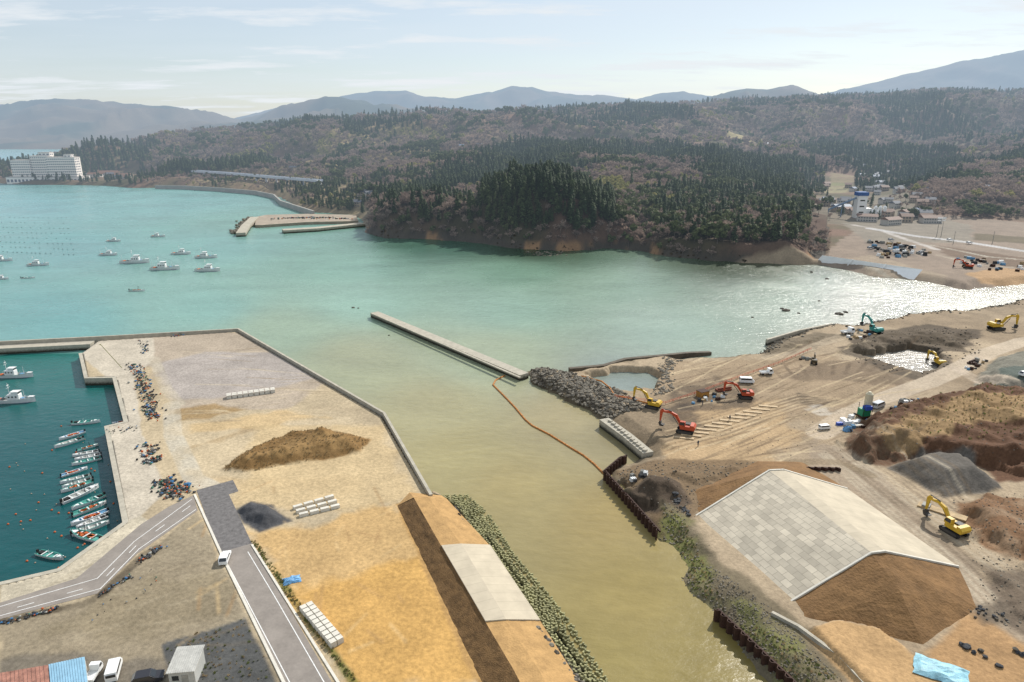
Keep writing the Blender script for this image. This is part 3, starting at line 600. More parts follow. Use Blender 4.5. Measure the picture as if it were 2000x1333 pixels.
x1,y1=line_pts([(495,1060),(545,1130),(600,1210),(700,1345)],2.5,300,.3); tufts('roadside_grass',x1,y1,[grG,grG,grD],.35,.8)
x1,y1=in_poly_pts([(432,918),(480,882),(560,850),(650,842),(722,860),(705,884),(600,903),(470,924)],2.5,500); tufts('mound_grass',x1,y1,[grD,grD,grD],.4,.8)
x1,y1=in_poly_pts([(1700,850),(1790,790),(2010,765),(2060,860),(1900,880)],3,600); tufts('mound_grass',x1,y1,[grD,grD,grG],.4,.9)
x1,y1=in_poly_pts([(318,1258),(480,1205),(548,1345),(335,1345)],2.5,160); tufts('weeds',x1,y1,[grG,grD],.3,.7)
x1,y1=in_poly_pts([(1290,990),(1335,1020),(1420,1190),(1660,1345),(1560,1345),(1360,1160)],1.5,700); tufts('bank_grass',x1,y1,[grG,grG,grD],.3,.7)
# armour blocks
def armour():
    mb=MB(); n=8
    for k in range(n):
        a0=2*math.pi*k/n; a1=2*math.pi*(k+1)/n
        def pt(r,a,z): return (r*math.cos(a),r*math.sin(a),z)
        mb.add([pt(.68,a0,-.4),pt(.68,a1,-.4),pt(.62,a1,.3),pt(.62,a0,.3)],[(0,1,2,3)]); mb.add([pt(.62,a0,.3),pt(.62,a1,.3),pt(.36,a1,.34),pt(.36,a0,.34)],[(0,1,2,3)]); mb.add([pt(.36,a0,.34),pt(.36,a1,.34),pt(.34,a1,-.4),pt(.34,a0,-.4)],[(0,1,2,3)])
    for k in range(4): 
        a=math.pi/2*k+.78; mb.box((.5*math.cos(a),.5*math.sin(a),.42),(.26,.26,.2),0)
    return mb.mesh('armour_block',[mat('armour_concrete',C(176,172,128),.9,.4,.5,.03,wpos=True)])
inner=resample(GP([(862,968),(895,982),(958,1068),(1058,1206),(1118,1292),(1156,1340)],2.3),1.5); outl=GP([(903,964),(952,1008),(1000,1085),(1060,1155),(1110,1220),(1185,1340)],0)
outr=resample(outl,.2); pts=[]
for ii,p in enumerate(inner):
    q=min(outr,key=lambda r:(r-p).length)
    L=(q-p).length; k=max(2,int(L/1.5))
    for j in range(k+1):
        t=j/k; c=p.lerp(q,t); pts.append((c.x+random.uniform(-.08,.08),c.y+random.uniform(-.08,.08),1.75-1.8*t+random.uniform(-.05,.05)))
n=len(pts); rt=np.zeros((n,3)); rt[:,2]=rng.uniform(0,6.28,n); rt[:,1]=rng.normal(.1,.08,n); rt[:,0]=rng.normal(0,.06,n)
scatter('armour_block_revetment',pts,[armour()],np.full(n,1.0),rt)
x1,y1=line_pts([(880,978),(912,1018),(957,1068)],2.5,200,.45); rocks('rubble',x1,y1,.3,.9,RK+RD,.3); x1,y1=line_pts([(1056,1215),(1090,1265),(1140,1330)],2.5,260,.6); rocks('rubble',x1,y1,.4,1.2,RK+RD,.3)
# ---------------------------------------------------------------- quays, walls, roads
wall('seawall',[(196,657),(465,642),(750,806),(842,966)],.7,-2,3.6,conc)
wall('seawall_ledge',[(196,663),(465,648),(745,814),(838,972)],1.6,-2,1.3,conc,2.5,-.9)
wall('quay_edge',[(157,690),(168,738),(223,737),(246,824),(208,833),(245,1020),(115,1113),(0,1140),(-200,1185)],1.1,-2,2.56,conc,2.56)
wall('harbour_jetty',[(-150,684),(0,677),(182,668)],6,-2,2.3,conc); wall('jetty_parapet',[(-150,673),(0,667),(196,657)],.8,-2,3.6,conc)
mb=MB(); a=[G3(158,692,1.2),G3(196,672,2.6),G3(238,718,2.6),G3(225,736,1.0),G3(170,737,.1)]
mb.slab([(p.x,p.y) for p in a],-1,[p.z for p in a],0)
for t in (.3,.5,.7): mb.cyl(a[0].lerp(a[4],t)+Vector((0,0,.1)),a[1].lerp(a[3],t)+Vector((0,0,.1)),.12,.12,5,0)
mb.obj('slipway',[mat('algae_concrete',C(146,144,98),.8,.35,.4,wpos=True)])
wall('breakwater',[(731,610),(1024,731)],3.8,-2,2.0,conc); wall('breakwater_coping',[(726,612),(1016,737)],.8,2.003,2.35,conc,2.35)
wall('broken_seawall',[(1112,722),(1180,714),(1222,704),(1300,694),(1345,688),(1388,683)],1.6,-1,[2.5,2.2,2.7,2.2,1.9,1.2],mat('wet_concrete',C(104,94,80),.8,.3,.6,wpos=True),2)
wall('quay_wall',[(1180,818),(1225,850),(1266,884)],3.0,-1,2.3,conc)
mb=MB()
for k in range(12):
    c=G(1192+k*6.1,824+k*5.2,2.3); mb.box((c[0],c[1],2.55),(1.1,.9,.5),0,Matrix.Translation((c[0],c[1],0))@Matrix.Rotation(-.75,4,'Z')@Matrix.Translation((-c[0],-c[1],0)))
mb.obj('wall_coping_blocks',[conc])
wall('concrete_edge',[(1508,1195),(1560,1222),(1640,1280),(1700,1345)],.6,0,2.9,conc)
wall('retaining_wall',[(1498,663),(1560,645),(1626,632)],1.,-1,2.4,conc)
def sheetpile(name,px,zt):
    L=resample(GP(px,zt),.4); z=[]
    for i,p in enumerate(L):
        d=(L[min(i+1,len(L)-1)]-L[max(i-1,0)]).normalized(); s=.28 if (i//2)%2 else -.28; z.append((p.x-d.y*s,p.y+d.x*s))
    mb=MB(); wall_mb(mb,z,.12,-2,zt); wall_mb(mb,GP(px,zt),.3,zt-.6,zt-.2,0,.45); return mb.obj(name,[rust])
sheetpile('sheet_pile_wall',[(1181,920),(1286,1036)],2.4); sheetpile('sheet_pile_wall',[(1181,920),(1213,893),(1226,889)],2.4); sheetpile('sheet_pile_wall',[(1398,1188),(1450,1236),(1560,1341)],2.4)
sheetpile('sheet_pile_wall',[(1545,912),(1642,914)],3.2)
mb=MB(); mb.slab(GP([(428,1080),(492,1062),(655,1345),(560,1345)],2.5),2.4,2.53); mb.obj('road',[asph])
mb=MB(); mb.slab(GP([(384,958),(455,938),(466,960),(447,966),(492,1062),(428,1080)],2.5),2.4,2.535); mb.obj('gravel_road',[asphd])
mb=MB(); mb.slab(GP([(378,968),(386,998),(268,1082),(190,1160),(0,1210),(-200,1260),(-200,1215),(0,1178),(150,1130),(275,1025),(330,990)],2.5),2.4,2.54); mb.obj('harbour_road',[asph])
mb=MB(); wall_mb(mb,GP([(380,966),(436,1090),(560,1345)],2.6),.45,2.4,2.66); wall_mb(mb,GP([(492,1064),(546,1150),(668,1345)],2.6),.4,2.4,2.66); mb.obj('kerb',[concl])
mb=MB(); strip(mb,GP([(446,1105),(572,1345)],2.55),.15,2.55); strip(mb,GP([(484,1078),(538,1168),(640,1345)],2.55),.15,2.55)
for px in ([(375,975),(262,1058),(190,1130),(0,1185)],[(383,995),(272,1072),(196,1150),(0,1203)]): strip(mb,GP(px,2.55),.15,2.55)
Lr=resample(GP([(372,988),(266,1066),(192,1142),(0,1196)],2.55),2.5)
for i in range(0,len(Lr)-1,3): strip(mb,[Lr[i],Lr[i+1]],.15,2.552)
mb.obj('road_markings',[line])
# armoured levees
def tile_mat(name,c,w,h,k1=1.1,k2=.86,km=.55):
    m=bpy.data.materials.new(name); nt=nodes(m); p=N(nt,'ShaderNodeBsdfPrincipled'); uv=N(nt,'ShaderNodeUVMap'); bt=N(nt,'ShaderNodeTexBrick'); nt.links.new(uv.outputs[0],bt.inputs['Vector'])
    bt.inputs['Scale'].default_value=1; bt.inputs['Brick Width'].default_value=w; bt.inputs['Row Height'].default_value=h; bt.inputs['Mortar Size'].default_value=.05; bt.inputs['Mortar Smooth'].default_value=.3
    bt.inputs['Color1'].default_value=tuple(min(.9,x*k1) for x in c)+(1,); bt.inputs['Color2'].default_value=tuple(x*k2 for x in c)+(1,); bt.inputs['Mortar'].default_value=tuple(x*km for x in c)+(1,)
    n1=noise(nt,.25,5,uv.outputs[0]); f=mr(nt,n1,.3,.7,.84,1.12); cc=N(nt,'ShaderNodeCombineColor')
    for i in range(3): nt.links.new(f,cc.inputs[i])
    nt.links.new(mixc(nt,bt.outputs[0],cc.outputs[0],1.,'MULTIPLY'),p.inputs['Base Color']); p.inputs['Roughness'].default_value=.85
    finish(nt,p.outputs[0],False); return m
tile=tile_mat('levee_panels',C(210,198,176,.78),2.0,1.35,1.12,.78); tile2=tile_mat('levee_panels_smooth',C(214,200,174,.7),2.4,6.,1.03,.96,.8)
def panel(name,corners,m,th=.3):
    a=[Vector(c) for c in corners]; mb=MB(); dn=Vector((0,0,-th))
    mb.add(a+[p+dn for p in a],[(0,1,2,3),(0,4,5,1),(1,5,6,2),(2,6,7,3),(3,7,4,0)]); me=mb.mesh(name,[m]); uv=me.uv_layers.new(name='UVMap')
    ex=(a[1]-a[0]).normalized(); nrm=(a[1]-a[0]).cross(a[3]-a[0]).normalized(); ey=nrm.cross(ex)
    for lp in me.loops: q=me.vertices[lp.vertex_index].co-a[0]; uv.data[lp.index].uv=(q.dot(ex),q.dot(ey))
    return me
A0=G3(1340,1020,1.2);B0=G3(1520,1190,1.2);A1=G3(1503,919,8);B1=G3(1702,1080,8);A2=G3(1530,918,8);B2=G3(1728,1077,8);A3=G3(1655,955,2.6);B3=G3(1872,1107,2.6)
lev=link(bpy.data.objects.new('concrete_levee',None))
for nm,cs,m in (('river_slope',(A0,B0,B1,A1),tile),('crest',(A1,B1,B2,A2),tile2),('land_slope',(A2,B2,B3,A3),tile2)):
    o=link(bpy.data.objects.new(nm,panel(nm,cs,m))); o.parent=lev
for nm,l in (('edge_beam_near',(B0,B1,B2,B3)),('edge_beam_far',(A0,A1,A2,A3))):
    mb=MB()
    for p,q in zip(l[:-1],l[1:]): mb.cyl(p,q,.25,.25,4,0)
    o=mb.obj(nm,[concl]); o.parent=lev
mb=MB(); wall_mb(mb,[(A0.x,A0.y),(B0.x,B0.y)],.8,0,1.5,0,-.3); o=mb.obj('toe_beam',[mat('mossy_concrete',C(176,180,132),.9,.3,.5,wpos=True)]); o.parent=lev
def soilmesh(name,tris,m,amp=.25,cuts=12):
    bm=bmesh.new()
    for t in tris:
        vs=[bm.verts.new(p) for p in t]; bm.faces.new(vs)
    bmesh.ops.remove_doubles(bm,verts=bm.verts,dist=.01); bmesh.ops.recalc_face_normals(bm,faces=bm.faces)
    bmesh.ops.subdivide_edges(bm,edges=bm.edges,cuts=cuts,use_grid_fill=True)
    P=np.array([v.co[:] for v in bm.verts]); nn=fbm(P[:,0]/2,P[:,1]/2,5,4)-.5
    for v,q in zip(bm.verts,nn):
        if not v.is_boundary: v.co.z+=q*amp*2
    me=bpy.data.meshes.new(name); bm.to_mesh(me); bm.free(); me.materials.append(m); return link(bpy.data.objects.new(name,me))
dz=Vector((0,0,-.15)); nb=[x+dz for x in (B0,B1,B2,B3)]; T1=G3(1560,1215,1.8);T2=G3(1805,1264,2);T3=G3(1912,1190,2)
RG=nb[1].lerp(nb[2],.5).lerp(T2,.5)+Vector((0,0,.9))
soilmesh('levee_end_soil',[(nb[0],T1,nb[1]),(T1,T2,RG),(T1,RG,nb[1]),(nb[1],RG,nb[2]),(RG,T2,T3),(RG,T3,nb[2]),(nb[2],T3,nb[3])],soilM)
fb_=[x+dz for x in (A0,A1,A2,A3)]; S1=G3(1345,962,1.8);S2=G3(1478,900,1.8);S3=G3(1570,902,1.8)
soilmesh('levee_end_soil',[(fb_[0],fb_[1],S1),(S1,fb_[1],S2),(fb_[1],fb_[2],S2),(S2,fb_[2],S3),(S3,fb_[2],fb_[3])],soilM)
# left levee: toe / crest / river toe stations from far to near
ST=[((775,988),(808,972),(838,972),(872,974)),((845,1130),(862,1067),(900,1064),(957,1066)),((905,1262),(948,1215),(988,1212),(1055,1213)),((945,1345),(1004,1310),(1052,1308),(1112,1302)),((970,1400),(1040,1380),(1090,1378),(1150,1362))]
SV=[]
for a_,b_,c_,d_ in ST: SV.append((G3(*a_,2.45),G3(*b_,4.5),G3(*c_,4.4),G3(*d_,2.6)))
t0,t3=SV[0][0],SV[3][0]
for k_ in (1,2):
    f_=(SV[k_][1].y-SV[0][1].y)/(SV[3][1].y-SV[0][1].y); SV[k_]=(t0.lerp(t3,f_),)+SV[k_][1:]
def quadsoil(j0,j1,m,nm,amp):
    mb=MB(); n=14; 
    for s_ in range(len(SV)-1):
        a,b,c,d=SV[s_][j0],SV[s_][j1],SV[s_+1][j1],SV[s_+1][j0]; vs=[]
        for i in range(n+1):
            for j in range(n+1):
                p=a.lerp(d,i/n).lerp(b.lerp(c,i/n),j/n)
                if 0<j<n: p=p+Vector((0,0,float(fbm(np.array([p.x/1.5]),np.array([p.y/1.5]),3,3)[0]-.5)*amp))
                vs.append(p)
        mb.add(vs,[(i*(n+1)+j,(i+1)*(n+1)+j,(i+1)*(n+1)+j+1,i*(n+1)+j+1) for i in range(n) for j in range(n)])
    return mb.obj(nm,[m])
em=link(bpy.data.objects.new('earth_levee',None))
for o in (quadsoil(0,1,grassShaded,'landward_slope',.35),quadsoil(1,2,sandS,'crest',.08),quadsoil(2,3,sandS,'river_slope',.2)): o.parent=em
mb=MB(); F0=G3(800,962,2.5); mb.add([SV[0][0],SV[0][1],SV[0][2],SV[0][3],G3(862,968,2.5),F0],[(0,1,5),(1,2,4,5),(2,3,4)]); o=mb.obj('end_slope',[sandS]); o.parent=em
up=Vector((0,0,.22)); lev2=link(bpy.data.objects.new('concrete_levee',None)); q1,q2=[tuple(x+up for x in SV[k_]) for k_ in (1,2)]
for nm,cs in (('crest_slab',(q1[1],q2[1],q2[2],q1[2])),('river_slope_slab',(q1[2],q2[2],q2[3],q1[3]))):
    o=link(bpy.data.objects.new(nm,panel(nm,cs,tile2,.4))); o.parent=lev2
# ---------------------------------------------------------------- oil boom
def tube(name,px,z,r,m,step=1.2):
    L=resample(GP(px,z),step); mb=MB()
    for i,(a,b) in enumerate(zip(L[:-1],L[1:])):
        mb.cyl((a.x,a.y,z),(a.x*.1+b.x*.9,a.y*.1+b.y*.9,z),r,r,7,0)
    return mb.obj(name,[m])
orange=mat('orange_float',C(206,136,66),.6,.35,1.5,wpos=True)
tube('oil_boom',[(986,734),(968,743),(963,752),(985,774),(1006,796),(1026,820),(1040,832),(1075,850),(1110,872),(1140,890),(1160,906),(1180,926)],.12,.27,orange)
tube('oil_boom',[(1135,735),(1175,745),(1190,757),(1200,772),(1240,782),(1268,788)],2.5,.28,orange)
mb=MB(); L=resample(GP([(1200,775),(1300,788),(1370,765),(1440,738),(1520,710),(1585,682)],2.6),3)
for a,b in zip(L[:-1],L[1:]): mb.cyl((a.x,a.y,2.2),(a.x,a.y,3.2),.05,.05,4,0); mb.cyl((a.x,a.y,3.1),(b.x,b.y,3.1),.07,.07,4,0); mb.cyl((a.x,a.y,2.7),(b.x,b.y,2.7),.07,.07,4,0)
mb.obj('safety_fence',[mat('fence_orange',C(216,110,76),.6,.1)])

# ---------------------------------------------------------------- BOATS
def hull(mb,L,W,D,mh,mi,mf):
    n=10; st=[]
    for i in range(n+1):
        t=i/n; x=-L/2+L*t; w=W/2*(.86+.14*min(1,t*3))*(1-max(0,(t-.45)/.55)**2.3); w=max(w,.04); top=D*(.78+.5*t**3); st.append((x,w,top))
    vs=[]
    for x,w,top in st:
        b=-.3; iw=max(w-.14,.02); xi=x
        vs+=[(x,-w*.68,b),(x,-w,top),(xi,-iw,top),(xi,-iw*.8,D*.38),(xi,iw*.8,D*.38),(xi,iw,top),(x,w,top),(x,w*.68,b)]
    for i in range(n):
        o=8*i
        for j,m in ((0,mh),(1,mf),(2,mi),(3,mi),(4,mi),(5,mf),(6,mh)): mb.add([vs[o+j],vs[o+8+j],vs[o+9+j],vs[o+j+1]],[(0,1,2,3)],m)
    mb.add([vs[0],vs[1],vs[6],vs[7]],[(0,1,2,3)],mh); mb.add([vs[1],vs[2],vs[3],vs[4],vs[5],vs[6]],[(0,1,2,3,4,5)],mi)
hullW=mat('boat_hull_white',(.72,.72,.70),.4,.08,1,spec=.5); deckG=mat('boat_deck_teal',C(96,172,160),.7,.3,1.2); deckB=mat('boat_deck_blue',C(116,168,204),.7,.3,1.2); gearO=mat('gear_orange',C(214,110,56),.7,.3,2); teal=mat('gunwale_teal',C(80,160,146),.5,.2); deckW=mat('boat_deck_grey',C(200,202,196),.7,.25,1.2)
antif=mat('boot_stripe',C(40,70,110),.5,.1)
def skiff(k):
    mb=MB(); L=7.; hull(mb,L,1.9,.75,0,1,2)
    for x in (-1.8,-.3,1.3): mb.box((x,0,.55),(.25,1.5,.08),0)
    mb.box((-3.55,0,.75),(.35,.4,.6),3); mb.box((-3.65,0,.2),(.15,.15,.9),3); mb.box((2.6,0,.72),(1.3,.75,.1),0)
    R=random.Random(k)
    if k%2: 
        for i in range(7): mb.box((R.uniform(-1.6,1.2),R.uniform(-.4,.4),.5),(R.uniform(.4,.9),R.uniform(.3,.6),.35),4,Matrix.Rotation(R.uniform(-.2,.2),4,'Z'))
    else: mb.box((-2.5,0,.55),(.9,.8,.4),3); mb.cyl((-.8,.3,.4),(-.8,.3,1.3),.05,.05,5,0)
    if k>2: mb.cyl((.6,-.5,.5),(.6,-.5,2.1),.05,.05,5,3); mb.cyl((.6,.5,.5),(.6,.5,2.1),.05,.05,5,3); mb.cyl((.6,-.5,2.1),(.6,.5,2.1),.05,.05,5,3)
    return mb.mesh('skiff',[hullW,(deckG,deckB,deckW,deckG,deckW)[k%5],(teal,hullW,teal,teal,hullW)[k%5],black,gearO])
SK=[skiff(i) for i in range(5)]
def trawler(k):
    mb=MB(); L=12.5; hull(mb,L,3.0,1.45,0,1,2)
    mb.box((0,0,-.02),(9.5,2.35,.12),6)
    cx=-1.2 if k else .4
    mb.box((cx,0,1.6),(3.4,1.9,2.1),0); mb.box((cx+.6,0,3.05),(2.0,1.7,.9),0,taper=.92); mb.box((cx+.6,0,3.12),(2.06,1.5,.42),3); mb.box((cx+.6,0,3.56),(2.4,2.0,.1),0)
    for s in (-1,1):
        for i in range(3): mb.box((cx-1.1+i*1.0,s*.96,2.0),(.5,.03,.45),3)
    mb.cyl((cx-1.3,0,2.6),(cx-1.3,0,6.3),.08,.05,6,0); mb.cyl((cx-1.3,-.9,4.8),(cx-1.3,.9,4.8),.05,.05,5,0); mb.box((cx-1.3,0,5.5),(.25,1.,.15),0)
    mb.cyl((3.2,0,1.2),(3.2,0,4.0),.08,.05,6,0); mb.cyl((3.2,0,4.),(cx-1.3,0,6.2),.02,.02,3,3); mb.cyl((3.2,0,4.),(6.1,0,1.8),.02,.02,3,3)
    mb.cyl((-5.4,0,1.),(-5.4,0,4.2),.07,.05,6,0); mb.cyl((-5.4,0,4.1),(cx-1.3,0,5.2),.03,.03,3,3)
    mb.box((5.2,0,1.75),(1.6,1.1,.12),0); mb.box((2.4,.2,1.0),(1.3,1.2,.7),4); mb.box((-4.2,0,.95),(1.4,1.6,.6),5); mb.cyl((-3.4,.9,1),(-3.4,-.9,1.),.4,.4,8,3)
    for s in (-1,1):
        for i in range(6): mb.cyl((-5+i*2,s*(1.35 if i<4 else 1.0),1.15),(-5+i*2,s*(1.35 if i<4 else 1.),1.9),.03,.03,3,0)
    return mb.mesh('fishing_boat',[hullW,deckW,teal if k else hullW,glass,deckB,gearO,antif])
TB=[trawler(0),trawler(1)]
def put(me,name,u,v,z,ang=0,s=1.,zr=None):
    o=link(bpy.data.objects.new(name,me)); x,y=G(u,v,z if zr is None else zr)
    if 2.1<z<2.35: z=hz(x,y)
    o.location=(x,y,z); o.rotation_euler=(0,0,ang)
    o.scale=(s,s,s) if not hasattr(s,'__len__') else s; return o
for u,v,L,a in ((222,472,10,.1),(212,499,11.5,.05),(264,514,17,.15),(309,463,10.5,.1),(323,527,16.5,.1),(354,497,12.5,.05),(403,504,14,.05),(406,530,14.5,.0),(75,519,12,.2),(5,510,12,.1),(2,546,8,.1)):
    put(TB[u%2],'fishing_boat',u,v,0,a,L/12.5)
for u,v,L,a in ((55,544,7,.2),(268,569,8,.0)): put(SK[u%5],'skiff',u,v,0,a,L/7)
put(TB[1],'fishing_boat',30,737,0,.05,.95); put(TB[0],'fishing_boat',28,786,0,.1,1.0)
for i,(u,v,L,dv) in enumerate(((169,827,55,2),(141,853,50,8),(135,867,56,9),(172,876,42,6),(168,888,52,5),(170,903,58,7),(146,924,52,8),(148,938,60,8),(151,953,62,10),(158,968,72,16),(173,983,64,14),(176,1014,72,14),(178,1034,74,12),(168,1050,58,-8),(180,1022,60,12),(100,1088,50,-6),(236,826,24,2),(152,946,60,9),(176,996,66,13),(172,895,52,6))):
    a=Vector(G(u-L/2,v+dv)); b=Vector(G(u+L/2,v-dv)); d=b-a; put(SK[i%5],'skiff',u,v,0,math.atan2(d.y,d.x)+(math.pi if i%3 else 0),max(.6,d.length/7))
def ball(m,r=.3,sub=2):
    bm=bmesh.new(); bmesh.ops.create_icosphere(bm,subdivisions=sub,radius=r); me=bpy.data.meshes.new('buoy'); bm.to_mesh(me); bm.free(); me.materials.append(m); return me
blk=ball(black,.35); org=ball(gearO,.3)
pts=[]
for k in range(8):
    u0,v0=-100,425+k*9
    for j in range(26):
        if random.random()<.8: pts.append(G3(u0+j*9.2+k*2+random.uniform(-1.5,1.5),v0+j*.2+(k-3)*.05*j+random.uniform(-.5,.5),.02))
scatter('aquaculture_buoys',[tuple(p) for p in pts],[blk],np.full(len(pts),1.0))
pts=[]
for k in range(70):
    p=G3(random.uniform(10,235),random.uniform(820,1110),.08)
    if sdist(np.array([p.x]),np.array([p.y]),HARB)[0]>1: pts.append(tuple(p))
scatter('mooring_buoys',pts,[org,ball(mat('buoy_grey',C(190,170,150)),.2)],np.full(len(pts),.75))
# ---------------------------------------------------------------- fishing gear heaps
gearmats=[mat('net_black',(.05,.052,.055),.9,.5,2),mat('net_blue',C(62,120,166),.8,.3,2),gearO,mat('crate_grey',C(170,168,160),.8,.2),mat('net_green',C(70,120,100),.85,.3)]
gear=[rock(50+i,gearmats[0],.55) for i in range(3)]+[rock(60,gearmats[1],.5),rock(61,gearmats[3],.6),rock(62,gearmats[0],.6),ball(black,.28),ball(black,.28),org,rock(63,gearmats[4],.5)]
def gearline(px,n,w,s0=.4,s1=1.0):
    X,Y=line_pts(px,2.5,n,w); s=rng.uniform(s0,s1,n); scatter('fishing_gear_pile',np.stack([X,Y,np.full(n,2.5)+.2*s+rng.random(n)*.2],1),gear,s)
gearline([(258,712),(272,730),(285,770),(300,820)],300,1.2); gearline([(285,690),(275,665)],40,.8); gearline([(290,805),(308,818)],50,.8); gearline([(280,868),(295,880),(285,900)],55,1.2); gearline([(285,905),(310,896)],60,.7)
gearline([(318,940),(340,968),(365,950)],260,1.1,.3,1.0); gearline([(275,1095),(300,1080),(312,1072)],60,.5,.3,.8); gearline([(195,1162),(230,1140),(262,1128)],40,.4,.3,.6); gearline([(60,1202),(110,1190)],40,.35,.3,.7); gearline([(0,1218),(60,1205)],30,.4,.3,.6); gearline([(340,657),(355,655)],25,.5,.4,.9)
gearline([(220,845),(262,836)],30,1.4,.3,.6); gearline([(240,1180),(300,1130)],14,2.,.2,.4)
def gearat(px,n,w,z,s0,s1): 
    X,Y=line_pts(px,z,n,w); s=rng.uniform(s0,s1,n); scatter('sandbags',np.stack([X,Y,height(X,Y)+.25*s],1),[rock(70+i,gearmats[0],.6) for i in range(3)]+[rock(74,rockD)],s)
gearat([(1885,1262),(1920,1275)],12,.4,2.3,.7,1.1); gearat([(1900,1190),(1950,1205)],26,1.0,2.2,.3,.8); gearat([(1975,1265),(2000,1275)],5,.4,2.3,.7,1.1); gearat([(1318,975),(1345,1012)],26,.4,1.6,.5,1.0); gearat([(1948,1300),(1951,1302)],2,.1,2.3,.8,1.)
mats_small=[gearmats[3],rust,gearmats[0],deckB,hullW,mat('timber',C(196,170,130),.8,.3)]
def crate(m):
    mb=MB(); mb.box((0,0,.35),(1.1,.8,.5),0,None,.96); mb.box((0,0,.05),(1.2,.9,.1),0)
    for x in (-.4,0,.4): mb.box((x,0,.64),(.1,.84,.06),0)
    return mb.mesh('crate',[m])
CR=[crate(m) for m in mats_small]
for px,n in (([(1640,850),(1650,815),(1710,790),(1700,830)],26),([(1740,800),(1790,780),(1800,790),(1760,805)],14),([(1870,720),(1905,700),(1930,705),(1900,725)],16),([(1340,785),(1400,770),(1420,778),(1350,795)],12),([(1650,650),(1700,640),(1710,660),(1660,665)],18),([(1560,700),(1600,690),(1610,700),(1570,712)],8),([(1225,930),(1260,920),(1270,935),(1235,942)],8)):
    X,Y=in_poly_pts(px,2.2,n)
    if len(X): scatter('site_materials',np.stack([X,Y,height(X,Y)],1),CR,rng.uniform(.6,1.3,len(X)))
# T blocks, stacked blocks
def rowblocks(name,a,b,n,d,z,m,rows=2):
    mb=MB(); A=Vector(G(*a,z)); B=Vector(G(*b,z)); ang=math.atan2((B-A).y,(B-A).x); M0=Matrix.Translation((A.x,A.y,z))@Matrix.Rotation(ang,4,'Z'); L=(B-A).length
    for i in range(n):
        x=(i+.5)*L/n
        for j in range(rows): mb.box((x,(j-.5)*d[1]*1.05,d[2]/2),(L/n*.86,d[1]*.95,d[2]),0,M0,.95)
    return mb.obj(name,[m])
rowblocks('concrete_block_stack',(442,778),(538,765),9,(1,1.1,1.1),2.5,concl)
for k in range(3): rowblocks('retaining_wall_units',(570+k*6,994+k*7),(652+k*6,970+k*9),4,(1,.9,.7),2.5,concl,1)
rowblocks('retaining_wall_units',(597,1188),(660,1262),10,(1,1.1,1.0),2.5,concl)
tarp=mat('blue_tarp',C(120,176,222),.5,.35,1.5,.03); 
def tarpobj(u,v,z,w,l,h,ang,m=tarp):
    mb=MB(); n=8; vs=[];
    for i in range(n+1):
        for j in range(n+1):
            x=(i/n-.5)*w; y=(j/n-.5)*l; e=min(i,j,n-i,n-j); vs.append((x+random.uniform(-.15,.15),y+random.uniform(-.15,.15),min(e,1.5)/1.5*h*random.uniform(.6,1.1)+.05))
    mb.add(vs,[(i*(n+1)+j,(i+1)*(n+1)+j,(i+1)*(n+1)+j+1,i*(n+1)+j+1) for i in range(n) for j in range(n)]); me=mb.mesh('tarp',[m]); return put(me,'tarp_covered_pile',u,v,z,ang)
tarpobj(570,1134,2.5,3.0,2.0,.5,.4); tarpobj(1838,1312,3.45,7.0,4.6,.6,-.55,mat('pale_blue_tarp',C(160,212,226),.5,.35,1.,.05)); tarpobj(1655,842,2.2,2.5,1.6,1.2,.2)
